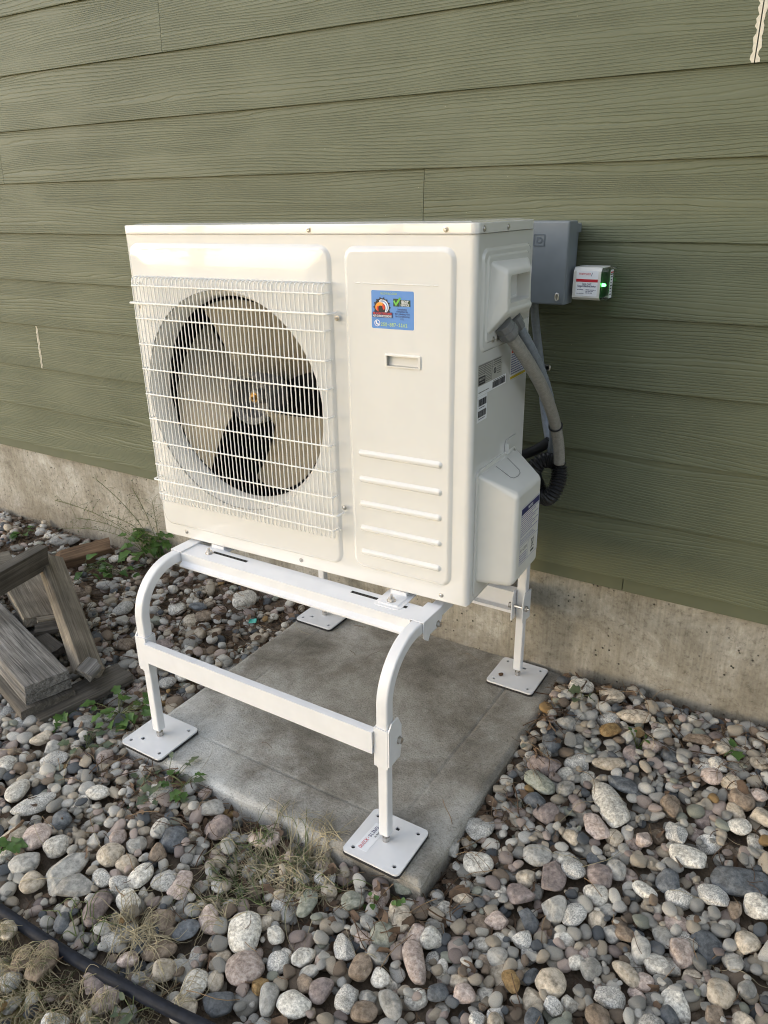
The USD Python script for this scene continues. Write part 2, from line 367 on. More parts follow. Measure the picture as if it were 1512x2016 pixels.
# foundation concrete: board-marked, pitted, stained
mat('foundation_concrete', {
    'g': ('geometry', {}), 'n1': ('noise_texture', {'scale': 4.5, 'detail': 10.0, 'roughness': 0.74, 'distortion': 0.4}),
    'r1': ('rgb_ramp', {'ramp': [(0.30, (0.15, 0.133, 0.105)), (0.45, (0.26, 0.24, 0.195)), (0.56, (0.34, 0.32, 0.275)), (0.70, (0.50, 0.49, 0.455))]}),
    'map': ('mapping', {'scale': (170.0, 1.0, 7.0)}), 'n2': ('noise_texture', {'scale': 1.0, 'detail': 3.0}),
    'r2': ('rgb_ramp', {'ramp': [(0.3, (0.86, 0.86, 0.86)), (0.7, (1.08, 1.08, 1.08))]}), 'mx': ('mix_color', {'blend_type': 'multiply', 'fac': 1.0}),
    'n5': ('noise_texture', {'scale': 70.0, 'detail': 6.0, 'roughness': 0.75}), 'r5': ('rgb_ramp', {'ramp': [(0.32, (0.55, 0.54, 0.52)), (0.46, (0.97, 0.97, 0.97)), (0.7, (1.15, 1.15, 1.15))]}), 'm5': ('mix_color', {'blend_type': 'multiply', 'fac': 1.0}), 'v': ('voronoi_texture', {'scale': 52.0}), 'rv': ('rgb_ramp', {'ramp': [(0.0, (1, 1, 1)), (0.10, (1, 1, 1)), (0.17, (0, 0, 0))]}),
    'nv': ('noise_texture', {'scale': 7.0, 'detail': 2.0}), 'gv': ('map_range', {'from_min': 0.52, 'from_max': 0.56, 'clamp': True}),
    'pit': ('math', {'math_type': 'multiply'}), 'mp': ('mix_color', {'b': (0.045, 0.04, 0.033)}),
    'xyz': ('separate_xyz', {}), 'dz': ('map_range', {'from_min': -0.02, 'from_max': 0.10, 'to_min': 0.75, 'to_max': 0.0, 'clamp': True}),
    'nd': ('noise_texture', {'scale': 9.0, 'detail': 6.0}), 'md': ('math', {'math_type': 'multiply'}), 'dirt': ('mix_color', {'b': (0.10, 0.075, 0.05)}),
    'h': ('math', {'math_type': 'multiply_add', 'value2': -2.2}), 'nf': ('noise_texture', {'scale': 90.0, 'detail': 5.0}), 'h2': ('math', {'math_type': 'multiply_add', 'value2': 0.6}),
    'b': ('bump', {'strength': 1.0, 'distance': 0.0016}), 'p': ('principled_bsdf', {'roughness': 0.88})},
    [('g.position', 'n1.vector'), ('n1.fac', 'r1.fac'), ('g.position', 'map.vector'), ('map.vector', 'n2.vector'), ('n2.fac', 'r2.fac'), ('r1.color', 'mx.a'), ('r2.color', 'mx.b'),
     ('g.position', 'v.vector'), ('v.distance', 'rv.fac'), ('g.position', 'nv.vector'), ('nv.fac', 'gv.value'), ('rv.color', 'pit.value1'), ('gv.result', 'pit.value2'),
     ('g.position', 'n5.vector'), ('n5.fac', 'r5.fac'), ('mx.result', 'm5.a'), ('r5.color', 'm5.b'), ('m5.result', 'mp.a'), ('pit.value', 'mp.fac'), ('g.position', 'xyz.vector'), ('xyz.z', 'dz.value'), ('g.position', 'nd.vector'), ('nd.fac', 'md.value1'), ('dz.result', 'md.value2'),
     ('mp.result', 'dirt.a'), ('md.value', 'dirt.fac'), ('dirt.result', 'p.base_color'),
     ('pit.value', 'h.value1'), ('n2.fac', 'h.value3'), ('nf.fac', 'h2.value1'), ('h.value', 'h2.value3'), ('h2.value', 'b.height'), ('g.position', 'nf.vector'), ('b.normal', 'p.normal')])

# slab concrete: damp brown-grey with pale bloom towards the front left
mat('slab_concrete', {
    'g': ('geometry', {}), 'xyz': ('separate_xyz', {}),
    'n1': ('noise_texture', {'scale': 3.6, 'detail': 10.0, 'roughness': 0.70, 'distortion': 0.25}),
    'r1': ('rgb_ramp', {'ramp': [(0.34, (0.13, 0.118, 0.097)), (0.46, (0.235, 0.217, 0.185)), (0.56, (0.35, 0.333, 0.297)), (0.70, (0.50, 0.485, 0.455))]}),
    'n2': ('noise_texture', {'scale': 5.0, 'detail': 9.0, 'roughness': 0.7}), 'ax': ('math', {'math_type': 'multiply_add', 'value2': -0.55, 'value3': -0.33}),
    'ay': ('math', {'math_type': 'multiply_add', 'value2': -0.95}), 'ac': ('math', {'math_type': 'add'}),
    'rb': ('map_range', {'from_min': 0.53, 'from_max': 0.84, 'to_min': 0.0, 'to_max': 0.85, 'clamp': True}),
    'bloom': ('mix_color', {'b': (0.62, 0.62, 0.60)}),
    'n3': ('noise_texture', {'scale': 240.0, 'detail': 4.0, 'roughness': 0.7}), 'r3': ('rgb_ramp', {'ramp': [(0.3, (0.52, 0.52, 0.51)), (0.45, (0.97, 0.97, 0.97)), (0.7, (1.22, 1.22, 1.22))]}), 'mx': ('mix_color', {'blend_type': 'multiply', 'fac': 1.0}),
    'b': ('bump', {'strength': 1.0, 'distance': 0.0022}), 'p': ('principled_bsdf', {'roughness': 0.82})},
    [('g.position', 'xyz.vector'), ('g.position', 'n1.vector'), ('n1.fac', 'r1.fac'), ('g.position', 'n2.vector'),
     ('xyz.x', 'ax.value1'), ('xyz.y', 'ay.value1'), ('ax.value', 'ay.value3'), ('ay.value', 'ac.value1'), ('n2.fac', 'ac.value2'), ('ac.value', 'rb.value'),
     ('r1.color', 'bloom.a'), ('rb.result', 'bloom.fac'), ('g.position', 'n3.vector'), ('n3.fac', 'r3.fac'), ('bloom.result', 'mx.a'), ('r3.color', 'mx.b'), ('mx.result', 'p.base_color'),
     ('n3.fac', 'b.height'), ('b.normal', 'p.normal')])

mat('soil', {
    'g': ('geometry', {}), 'n1': ('noise_texture', {'scale': 16.0, 'detail': 8.0, 'roughness': 0.75}),
    'r1': ('rgb_ramp', {'ramp': [(0.3, (0.05, 0.037, 0.026)), (0.55, (0.125, 0.095, 0.068)), (0.75, (0.24, 0.19, 0.145))]}),
    'n2': ('noise_texture', {'scale': 120.0, 'detail': 4.0}), 'b': ('bump', {'strength': 1.0, 'distance': 0.006}), 'p': ('principled_bsdf', {'roughness': 0.95})},
    [('g.position', 'n1.vector'), ('n1.fac', 'r1.fac'), ('r1.color', 'p.base_color'), ('g.position', 'n2.vector'), ('n2.fac', 'b.height'), ('b.normal', 'p.normal')])
mat('lawn', {
    'g': ('geometry', {}), 'n1': ('noise_texture', {'scale': 0.7, 'detail': 9.0, 'roughness': 0.7}),
    'r1': ('rgb_ramp', {'ramp': [(0.32, (0.11, 0.12, 0.035)), (0.55, (0.21, 0.18, 0.075)), (0.72, (0.31, 0.25, 0.12))]}),
    'n2': ('noise_texture', {'scale': 60.0, 'detail': 4.0}), 'b': ('bump', {'strength': 1.0, 'distance': 0.03}), 'p': ('principled_bsdf', {'roughness': 0.9})},
    [('g.position', 'n1.vector'), ('n1.fac', 'r1.fac'), ('r1.color', 'p.base_color'), ('g.position', 'n2.vector'), ('n2.fac', 'b.height'), ('b.normal', 'p.normal')])

def woodmat(name, c0, c1, c2, along):
    sc = [130.0, 130.0, 130.0]; sc[along] = 3.5
    mat(name, {
        't': ('texture_coordinate', {}), 'map': ('mapping', {'scale': tuple(sc)}), 'n': ('noise_texture', {'scale': 1.0, 'detail': 5.0, 'roughness': 0.6, 'distortion': 0.8}),
        'r': ('rgb_ramp', {'ramp': [(0.28, c0), (0.5, c1), (0.75, c2)]}), 'g': ('geometry', {}), 'n2': ('noise_texture', {'scale': 9.0, 'detail': 5.0, 'roughness': 0.6}),
        'r2': ('rgb_ramp', {'ramp': [(0.3, (0.62, 0.60, 0.57)), (0.7, (1.15, 1.12, 1.08))]}), 'mx': ('mix_color', {'blend_type': 'multiply', 'fac': 1.0}),
        'b': ('bump', {'strength': 1.0, 'distance': 0.005}), 'p': ('principled_bsdf', {'roughness': 0.88})},
        [('t.object', 'map.vector'), ('map.vector', 'n.vector'), ('n.fac', 'r.fac'), ('g.position', 'n2.vector'), ('n2.fac', 'r2.fac'), ('r.color', 'mx.a'), ('r2.color', 'mx.b'),
         ('mx.result', 'p.base_color'), ('n.fac', 'b.height'), ('b.normal', 'p.normal')])
woodmat('wood_grey', (0.05, 0.048, 0.047), (0.19, 0.185, 0.18), (0.36, 0.355, 0.355), 0)
woodmat('wood_tan', (0.085, 0.073, 0.055), (0.21, 0.185, 0.15), (0.34, 0.31, 0.26), 0)
woodmat('wood_dark', (0.05, 0.044, 0.037), (0.115, 0.104, 0.09), (0.20, 0.185, 0.165), 0)
woodmat('wood_brown', (0.07, 0.042, 0.025), (0.17, 0.105, 0.06), (0.27, 0.18, 0.11), 0)

# stones
STONE = {   # dark fleck, body, pale fleck, fleck scale, contrast
    'pale': ((0.20, 0.19, 0.175), (0.40, 0.385, 0.35), (0.55, 0.535, 0.50)),
    'speckled': ((0.19, 0.19, 0.185), (0.34, 0.335, 0.32), (0.48, 0.47, 0.45)),
    'grey': ((0.14, 0.14, 0.135), (0.235, 0.23, 0.215), (0.32, 0.31, 0.29)),
    'beige': ((0.17, 0.145, 0.115), (0.33, 0.29, 0.235), (0.44, 0.395, 0.335)),
    'pink': ((0.16, 0.125, 0.11), (0.31, 0.255, 0.23), (0.43, 0.38, 0.35)),
    'slate': ((0.045, 0.05, 0.057), (0.085, 0.093, 0.103), (0.135, 0.143, 0.152)),
    'brown': ((0.085, 0.066, 0.05), (0.165, 0.13, 0.10), (0.25, 0.205, 0.165)),
    'ochre': ((0.13, 0.08, 0.035), (0.235, 0.155, 0.07), (0.32, 0.23, 0.125)),
    'mauve': ((0.11, 0.09, 0.088), (0.19, 0.158, 0.15), (0.27, 0.23, 0.215)),
    'greenish': ((0.12, 0.13, 0.105), (0.215, 0.225, 0.19), (0.31, 0.315, 0.275))}
for name, (c0, c1, c2) in STONE.items():
    sc = {'speckled': 330.0, 'pale': 150.0, 'pink': 130.0}.get(name, 90.0)
    lo, hi = {'speckled': (0.38, 0.60), 'pale': (0.33, 0.66)}.get(name, (0.30, 0.70))
    mat('stone_' + name, {
        't': ('texture_coordinate', {}), 'o': ('object_info', {}), 'k': ('math', {'math_type': 'multiply', 'value2': 53.0}), 'cx': ('combine_xyz', {'y': 0.3, 'z': 0.1}), 'ad': ('vector_math', {'math_type': 'add'}),
        'n': ('noise_texture', {'scale': sc, 'detail': 4.0, 'roughness': 0.7}), 'r': ('rgb_ramp', {'ramp': [(lo, c0), (0.5, c1), (hi, c2)]}),
        'n2': ('noise_texture', {'scale': 34.0, 'detail': 7.0, 'roughness': 0.72, 'distortion': 0.9}), 'r2': ('rgb_ramp', {'ramp': [(0.32, (0.58, 0.57, 0.54)), (0.5, (0.98, 0.97, 0.95)), (0.68, (1.25, 1.24, 1.22))]}),
        'mx': ('mix_color', {'blend_type': 'multiply', 'fac': 1.0}),
        'vr': ('map_range', {'from_min': 0.0, 'from_max': 1.0, 'to_min': 1.2, 'to_max': 1.85}), 'hs': ('hsv', {}),
        'b': ('bump', {'strength': 1.0, 'distance': 0.002}), 'p': ('principled_bsdf', {'roughness': 0.68, 'specular_ior_level': 0.3})},
        [('o.random', 'k.value1'), ('k.value', 'cx.x'), ('t.object', 'ad.vector1'), ('cx.vector', 'ad.vector2'), ('ad.vector', 'n.vector'), ('n.fac', 'r.fac'), ('ad.vector', 'n2.vector'), ('n2.fac', 'r2.fac'),
         ('r.color', 'mx.a'), ('r2.color', 'mx.b'), ('mx.result', 'hs.color'), ('o.random', 'vr.value'), ('vr.result', 'hs.value'), ('hs.color', 'p.base_color'), ('n.fac', 'b.height'), ('b.normal', 'p.normal')])

# ------------------------------------------------------------------ the setting
YW, Z0, EXPO, ZT = 0.563, 1.9746, 0.1778, 0.3348
YF = 0.577                                            # foundation face

put('ground', (np.array([[-70, -70, -.2], [70, -70, -.2], [70, 70, -.2], [-70, 70, -.2]], float), np.array([[0, 1, 2, 3]])), 'lawn', smooth=False, kind='structure')

def smooth01(a, b, v):
    t = np.clip((np.asarray(v, float) - a) / (b - a), 0, 1); return t * t * (3 - 2 * t)

def top_of_bed(x, y):
    """Height of the tops of the stones."""
    x, y = np.asarray(x, float), np.asarray(y, float)
    right = -0.036 + 0.069 * smooth01(-0.35, 0.6, y) + 0.01 * smooth01(0.2, 0.9, x)
    left = -0.03 + 0.02 * smooth01(0.2, 0.6, y)
    h = right + (left - right) * smooth01(0.05, -0.85, x)
    front = -0.032 + 0.020 * smooth01(-0.25, -0.55, x) - 0.024 * smooth01(-0.4, -0.9, y)
    return h + (front - h) * smooth01(-0.25, -0.5, y)

gx, gy = np.meshgrid(np.linspace(-4.2, 2.4, 331), np.linspace(-0.92, 0.60, 96), indexing='ij')
gz = top_of_bed(gx, gy) - 0.029 + 0.016 * (meshkit.fbm(np.stack([gx * 7, gy * 7, 0 * gx], -1), 4, 3) - 0.5)
gz = np.where(gy < -0.86, gz - 0.03, gz)
gz = np.where((gx > -0.852) & (gx < 0.062) & (gy > -0.334), np.minimum(gz, -0.035), gz)          # under the pad
n1, n2 = gx.shape
ii, jj = np.meshgrid(np.arange(n1 - 1), np.arange(n2 - 1), indexing='ij')
gq = np.stack([ii * n2 + jj, (ii + 1) * n2 + jj, (ii + 1) * n2 + jj + 1, ii * n2 + jj + 1], -1).reshape(-1, 4)
put('soil', (np.stack([gx, gy, gz], -1).reshape(-1, 3), gq), 'soil', smooth=True, kind='structure')
lx = np.linspace(-9, 7, 90); ly = np.concatenate([np.linspace(-24, -2.0, 30), np.linspace(-1.9, -0.86, 24)])
LX, LY = np.meshgrid(lx, ly, indexing='ij')
LZ = -0.062 + 0.012 * (meshkit.fbm(np.stack([LX * 3, LY * 3, 0 * LX], -1), 3, 5) - 0.5) - 0.10 * smooth01(-0.90, -0.86, LY)
n1, n2 = LX.shape; ii, jj = np.meshgrid(np.arange(n1 - 1), np.arange(n2 - 1), indexing='ij')
put('lawn', (np.stack([LX, LY, LZ], -1).reshape(-1, 3), np.stack([ii * n2 + jj, (ii + 1) * n2 + jj, (ii + 1) * n2 + jj + 1, ii * n2 + jj + 1], -1).reshape(-1, 4)), 'lawn', smooth=True, kind='structure')

# ---- house
house = thing('house', 'house wall of olive green lap siding above a bare concrete foundation', 'house', (0, YW, 0))
def hput(name, mesh, m, **kw): return put(name, move(mesh, (0, -YW, 0)), m, parent=house, **kw)
XL, XR, ZTOP = -6.5, 4.5, 5.2
JOINTS = {1: [-1.354, 2.3], 2: [-3.3, 0.355], 3: [-2.27, 1.4], 4: [-0.431, 3.1], 5: [-3.4, 0.93], 6: [-1.1 - 2.6, 1.9], 7: [-2.24, 2.6], 8: [-3.9, 1.5], 9: [-2.9, 2.2], 0: [-2.4, 1.25], -1: [-1.9, 1.8]}
def plank(x0, x1, z):
    """One lap-siding board: bottom edge forward, top edge tucked under the next."""
    t, hgt = 0.0085, EXPO + 0.028
    pr = [(0, 0.0006), (0.0006, 0), (t - .001, 0), (t, 0.001), (t + 0.0075, hgt), (0.0085, hgt)]      # (depth behind YW, height)
    v = np.array([(x, YW + d, z + h) for x in (x0, x1) for d, h in pr]); k = len(pr)
    f = []
    for a in range(k):
        b = (a + 1) % k; f += [[a, b, k + b], [a, k + b, k + a]]
    for a in range(1, k - 1): f += [[0, a + 1, a], [k, k + a, k + a + 1]]
    return v, np.array(f)[:, ::-1]
rowk = 9
z = Z0 - 9 * EXPO
while z < ZTOP:
    xs = [XL] + sorted(JOINTS.get(rowk, [-2.6 + 0.7 * ((rowk * 5) % 7), 1.1 + 0.5 * ((rowk * 3) % 5)])) + [XR]
    for a, b in zip(xs[:-1], xs[1:]):
        hput('siding_plank', plank(a + 0.0008, b - 0.0008, z), 'green_siding', smooth=False)
    z += EXPO; rowk -= 1
for a, b in ((XL, 0.216), (0.216, XR)):
    hput('bottom_trim', box(a + 0.001, b - 0.001, YW + 0.004, YW + 0.016, ZT, Z0 - 9 * EXPO + 0.03, 0.001), 'green_trim')
hput('wall_core', box(XL + 0.01, XR - 0.01, YW + 0.0172, YW + 0.12, ZT + 0.004, ZTOP, 0), 'gap_dark', smooth=False)
# raw fibre-cement edges showing where cut boards meet
def jag(x, z0, z1, side, seed, w=0.007):
    r = random.Random(seed); pts = []; n = 26
    for i in range(n + 1): pts.append((w * (0.35 + 0.65 * r.random()), z0 + (z1 - z0) * i / n))
    poly = sg.Polygon([(x, z0)] + [(x + side * d, zz) for d, zz in pts] + [(x, z1)]).buffer(0)
    m = on_plane(flat(poly, 0.0003), FRONT, (0, 0, 0))
    v = m[0].copy(); v[:, 1] += YW - 0.0004 + (v[:, 2] - z0) * 0.0085 / (EXPO + .028)
    return v, m[1]
zk = lambda k: Z0 - k * EXPO
hput('raw_board_edge', jag(0.3538, zk(2) + .001, zk(2) + EXPO - .004, -1, 1, 0.010), 'raw_white', smooth=False)
hput('raw_board_edge', jag(0.3562, zk(2) + .001, zk(2) + EXPO - .004, 1, 2, 0.009), 'raw_white', smooth=False)
hput('raw_board_edge', jag(-2.2413, zk(7) + .001, zk(7) + EXPO - .004, -1, 3, 0.007), 'raw_white', smooth=False)
hput('raw_board_edge', jag(-2.2387, zk(7) + .001, zk(7) + EXPO - .004, 1, 4, 0.005), 'raw_white', smooth=False)
hput('foundation', box(XL + .01, XR - .01, YF, YF + 0.2, -0.25, ZT + 0.02, 0), 'foundation_concrete', smooth=False)
hput('back_wall', box(XL + .02, XR - .02, YW + 0.3, 9.4, -0.2, ZTOP, 0), 'green_trim', smooth=False)
roofp = [(0.16, 5.05), (5.0, 7.0), (9.9, 5.05), (9.9, 5.2), (5.0, 7.2), (0.16, 5.22)]
rv = np.array([(x, y, zz) for x in (XL - .3, XR + .3) for y, zz in roofp])
hput('roof', tuple(np.array(q) for q in (lambda h: (h.vertices, h.faces))(trimesh.convex.convex_hull(rv))), 'roof_dark', smooth=False)

# ---- slab: rounded edges, a tooled border groove, worn surface
sx0, sx1, sy0, sy1 = -0.853, 0.064, -0.335, YF - 0.002
nx, ny = 230, 228
SX, SY = np.meshgrid(np.linspace(0, 1, nx), np.linspace(0, 1, ny), indexing='ij')
SXw = sx0 + (sx1 - sx0) * SX + 0.010 * SY * SX; SYw = sy0 + (sy1 - sy0) * SY
wob = lambda a, s: 0.006 * (meshkit.fbm(np.stack([a * 9, 0 * a + s, 0 * a], -1), 4, 8) - .5)
SXw = SXw + wob(SYw, 1.0) * (np.abs(SX - .5) * 2) ** 4; SYw = SYw + wob(SXw, 5.0) * (np.abs(SY - .5) * 2) ** 4 * (SY < .5)
dl, dr_, df = (SX * (sx1 - sx0)), ((1 - SX) * (sx1 - sx0)), (SY * (sy1 - sy0))
edge = np.minimum(np.minimum(dl, dr_), df)
SZ = -0.004 * np.clip(1 - edge / 0.016, 0, 1) ** 2 * 2.2 + 0.0022 * (meshkit.fbm(np.stack([SXw * 6, SYw * 6, 0 * SXw], -1), 4, 2) - .5)
for d, wd in ((np.abs(dr_ - 0.128), 0.0032), (np.abs(dl - 0.115), 0.003), (np.abs(df - 0.125), 0.0025)):
    SZ -= 0.0030 * np.exp(-(d / wd) ** 2) * (0.35 + 0.65 * meshkit.noise(np.stack([SXw * 11, SYw * 11, 0 * SXw], -1), 4))
SZ -= 0.0015
nn1, nn2 = SX.shape; ii, jj = np.meshgrid(np.arange(nn1 - 1), np.arange(nn2 - 1), indexing='ij')
tv = np.stack([SXw, SYw, SZ], -1).reshape(-1, 3); tq = np.stack([ii * nn2 + jj, (ii + 1) * nn2 + jj, (ii + 1) * nn2 + jj + 1, ii * nn2 + jj + 1], -1).reshape(-1, 4)
ringi = np.concatenate([np.arange(nn1) * nn2, (nn1 - 1) * nn2 + np.arange(1, nn2), (np.arange(nn1 - 2, -1, -1)) * nn2 + nn2 - 1, np.arange(nn2 - 2, 0, -1)])
lay = []
for dz, out in ((-0.004, 0.0015), (-0.02, 0.003), (-0.05, 0.004), (-0.16, 0.004)):
    q = tv[ringi].copy(); c = np.array([(sx0 + sx1) / 2, (sy0 + sy1) / 2]); d = np.sign(q[:, :2] - c) * (np.abs(q[:, :2] - c) > [[0.44, 0.44]])
    q[:, :2] += d * out + 0.004 * (meshkit.fbm(q * 25 + dz * 90, 3, 6)[:, None] - .5) * d; q[:, 1] = np.minimum(q[:, 1], sy1); q[:, 2] = dz - 0.006 if dz > -.01 else dz
    lay.append(q)
rv = np.vstack([tv[ringi]] + lay); k = len(ringi); a = np.arange(k); b = (a + 1) % k
rf = np.vstack([np.stack([i * k + b, i * k + a, (i + 1) * k + a, (i + 1) * k + b], 1) for i in range(len(lay))])
pad = put('concrete_pad', cat((tv, tq), (rv, rf)), 'slab_concrete', smooth=50, label='weathered stained concrete pad lying under the white metal stand', category='concrete pad')

# ------------------------------------------------------------------ heat pump outdoor unit (local frame: front face y=0, right side x=0, base z=0)
W, D, H, LID = 0.946, 0.3212, 0.8242, 0.0199
TH, TB = math.radians(1.543), 0.0079
UM = np.eye(4); UM[:3, :3] = rot([0, 0, 1], TH) @ rot([0, 1, 0], -TB); UM[:3, :3] *= 0.962; UM[:3, 3] = (0.0242, -0.0530, 0.5287)      # 0.91 m wide
unit = thing('heat_pump', 'white outdoor heat pump with wire fan guard standing on the white metal stand', 'heat pump', matrix=UM)
def uput(name, mesh, m, parent=None, **kw): return put(name, mesh, m, parent=parent or unit, **kw)
FC = (-0.643, 0.406); FR = 0.275
disc = lambda r, c=FC, k=24: sg.Point(*c).buffer(r, quad_segs=k)
zt_ = H - LID - 0.0012
sheet = sg.box(-W + 0.012, 0.002, -0.014, zt_).difference(disc(FR + 0.002))
pv, pf = trimesh.creation.triangulate_polygon(sheet, engine='earcut')
parts_ = [on_plane((np.column_stack([pv, 0 * pv[:, 0]]), pf), FRONT, (0, 0, 0))]
def wrap(poly, z0, z1):
    p = np.array(poly); k = len(p)
    v = np.vstack([np.column_stack([p, np.full(k, z0)]), np.column_stack([p, np.full(k, z1)])])
    i = np.arange(k - 1); return v, np.stack([i, i + 1, k + i + 1, k + i], 1)
arcR = [(-0.014 + 0.014 * math.sin(t), 0.014 - 0.014 * math.cos(t)) for t in np.linspace(0, math.pi / 2, 9)] + [(0, 0.0175), (-0.002, 0.0178), (-0.002, 0.03)]
arcL = [(-W + 0.03, 0.02), (-W + .001, 0.02)][1:] + [(-W + 0.012 - 0.012 * math.cos(t), 0.012 - 0.012 * math.sin(t)) for t in np.linspace(0, math.pi / 2, 7)]
parts_ += [wrap(arcR, 0.002, zt_), wrap(arcL, 0.002, zt_)]
body = uput('front_panel', cat(*parts_), 'white_enamel', smooth=40)
ST = [(0, 0), (0.0015, 0.0008), (0.0045, 0.0042), (0.008, 0.0062), (0.0105, 0.0066)]
LP = rrect(-0.935, -0.334, 0.033, 0.783, 0.030)
uput('fan_panel', raised(LP, ST, holes=[disc(FR)], pillow=0.004), 'white_enamel', smooth=40)
RP = rrect(-0.300, -0.041, 0.041, 0.781, 0.026)
hx0, hx1, hz0, hz1 = -0.2025, -0.115, 0.536, 0.566
hole = sg.box(hx0 + .006, hz0 + .004, hx1 - .006, hz1 - .005)
uput('service_panel', raised(RP, ST, holes=[hole]), 'white_enamel', smooth=40)
y6 = -0.0066
for zz in (0.335, 0.272, 0.211, 0.149, 0.087):
    uput('rib', raised(rrect(-0.277, -0.064, zz - 0.0085, zz + 0.0075, 0.0075), [(0, 0), (0.0015, 0.002), (0.004, 0.0052), (0.0065, 0.006)], o=(0, y6, 0)), 'white_enamel', smooth=50)
# pressed line above the sticker
uput('pressed_line', raised(rrect(-0.254, -0.094, 0.7062, 0.7085, 0.001), [(0, 0), (0.0008, 0.0012)], o=(0, y6, 0)), 'white_enamel', smooth=50)
for xx in (-0.265, -0.083):
    uput('pressed_line', raised(rrect(xx - 0.006, xx + 0.006, 0.7062, 0.7085, 0.001), [(0, 0), (0.0008, 0.0012)], o=(0, y6, 0)), 'white_enamel', smooth=50)
# recessed pull handle
fr = raised(rrect(hx0, hx1, hz0, hz1, 0.004), [(0, 0), (0.001, 0.0025), (0.0025, 0.0032)], holes=[hole], o=(0, y6, 0))
hn = uput('pull_handle', fr, 'white_plastic', smooth=40)
xa, xb, za, zb2 = hx0 + .006, hx1 - .006, hz0 + .004, hz1 - .005
rec = np.array([(xa, y6 - .003, za), (xb, y6 - .003, za), (xb, y6 - .003, zb2), (xa, y6 - .003, zb2), (xa + .002, 0.046, za + .004), (xb - .002, 0.046, za + .004), (xb - .002, 0.046, zb2 + .004), (xa + .002, 0.046, zb2 + .004)])
uput('recess', (rec, np.array([[0, 1, 5, 4], [1, 2, 6, 5], [2, 3, 7, 6], [3, 0, 4, 7], [4, 5, 6, 7]])), 'recess_grey', parent=hn, smooth=False)
# lid and base
lidp = rrect(-W - 0.0015, 0.0025, -0.0025, D + 0.0015, 0.0165)
lid = uput('top_cover', raised(lidp, [(0, 0), (0, 0.0165), (0.0008, 0.0188), (0.003, 0.0199), (0.020, 0.0201), (0.026, 0.0222), (0.032, 0.0226)], R=FLAT, o=(0, 0, H - LID)), 'white_enamel', smooth=40)
uput('base_pan', raised(rrect(-W + .001, -0.001, 0.001, D, 0.013), [(0, 0), (0, 0.0025)], R=FLAT, o=(0, 0, 0)), 'white_enamel', smooth=40)
uput('base_underside', box(-W + .004, -.004, .004, D - .003, -0.002, 0.0005, 0), 'white_plastic', smooth=False)
uput('side_panel', box(-0.0035, -0.0012, 0.0188, D, 0.003, zt_, 0.0006), 'white_enamel')
uput('rear_panel', box(-W * 0.4, -0.004, D - 0.002, D - 0.0005, 0.003, zt_, 0), 'white_enamel')
uput('left_guard', box(-W + .0015, -W + .004, 0.021, D, 0.003, zt_, 0), 'dark_inside')
# inside
ins = [box(-0.312, -0.308, 0.012, D - 0.01, 0.006, zt_ - .002), box(-W + .004, -0.31, 0.012, D - .01, zt_ - .006, zt_ - .003), box(-W + .004, -0.31, 0.012, D - .01, 0.004, 0.008)]
uput('inner_wall', cat(*ins), 'dark_inside', smooth=False)
uput('coil', box(-W + .006, -0.314, D - 0.035, D - 0.012, 0.01, zt_ - .008), 'coil_fins', smooth=False)
bell = lathe([(FR, 0.0066), (FR - .001, 0.0045), (FR - .004, 0.000), (FR - .010, -0.010), (FR - .015, -0.022), (FR - .0175, -0.036), (FR - .018, -0.048), (FR - 0.0155, -0.048)], 64, '-y')
uput('bell_mouth', move(bell, (FC[0], 0, FC[1])), 'white_plastic', smooth=50)
# fan
fan = uput('fan_hub', move(lathe([(0.052, -0.010), (0.0600, -0.006), (0.0625, 0.000), (0.0655, 0.003), (0.0675, 0.001), (0.069, -0.02), (0.0695, -0.075), (0.02, -0.08)], 40, '-y'), (FC[0], 0.062, FC[1])), 'hub_grey', smooth=50)
uput('hub_cup', move(lathe([(0.0605, -0.004), (0.056, -0.03), (0.05, -0.045), (0.02, -0.047), (0.0, -0.047)], 32, '-y'), (FC[0], 0.062, FC[1])), 'hub_grey', parent=fan, smooth=50)
uput('shaft_boss', move(lathe([(0.020, -0.046), (0.0185, -0.024), (0.014, -0.021), (0.0, -0.021)], 20, '-y'), (FC[0], 0.062, FC[1])), 'hub_grey', parent=fan, smooth=40)
uput('shaft_nut', move(cat(lathe([(0.013, -0.021), (0.013, -0.019), (0.0, -0.019)], 20, '-y'), lathe([(0.009, -0.02), (0.009, -0.012), (0.0, -0.0115)], 6, '-y'), lathe([(0.0045, -0.012), (0.0045, -0.004), (0, -0.0035)], 10, '-y')), (FC[0], 0.062, FC[1])), 'brass', parent=fan, smooth=30)
def blade(a0):
    R_, A_ = np.meshgrid(np.linspace(0.062, 0.248, 12), np.linspace(0, 1, 18), indexing='ij')
    s = (R_ - 0.062) / 0.186
    span = np.radians(72 + 28 * s); start = np.radians(-6 * s ** 1.5 + 10 * (1 - s))
    ang = a0 + start + A_ * span
    dep = 0.030 + 0.135 * (1 - A_) ** 1.3 * (0.9 - 0.25 * s) - 0.022 * np.sin(A_ * math.pi) * s + 0.014
    top_ = np.stack([FC[0] + R_ * np.cos(ang), dep, FC[1] + R_ * np.sin(ang)], -1).reshape(-1, 3)
    bot = top_ + [0, 0.0025, 0]
    a, b = R_.shape; i, j = np.meshgrid(np.arange(a - 1), np.arange(b - 1), indexing='ij')
    q = np.stack([i * b + j, (i + 1) * b + j, (i + 1) * b + j + 1, i * b + j + 1], -1).reshape(-1, 4)
    return cat((top_, q), (bot, q[:, ::-1]))
for a0 in (22, 142, 262):
    uput('fan_blade', blade(math.radians(a0)), 'fan_plastic', smooth=True)
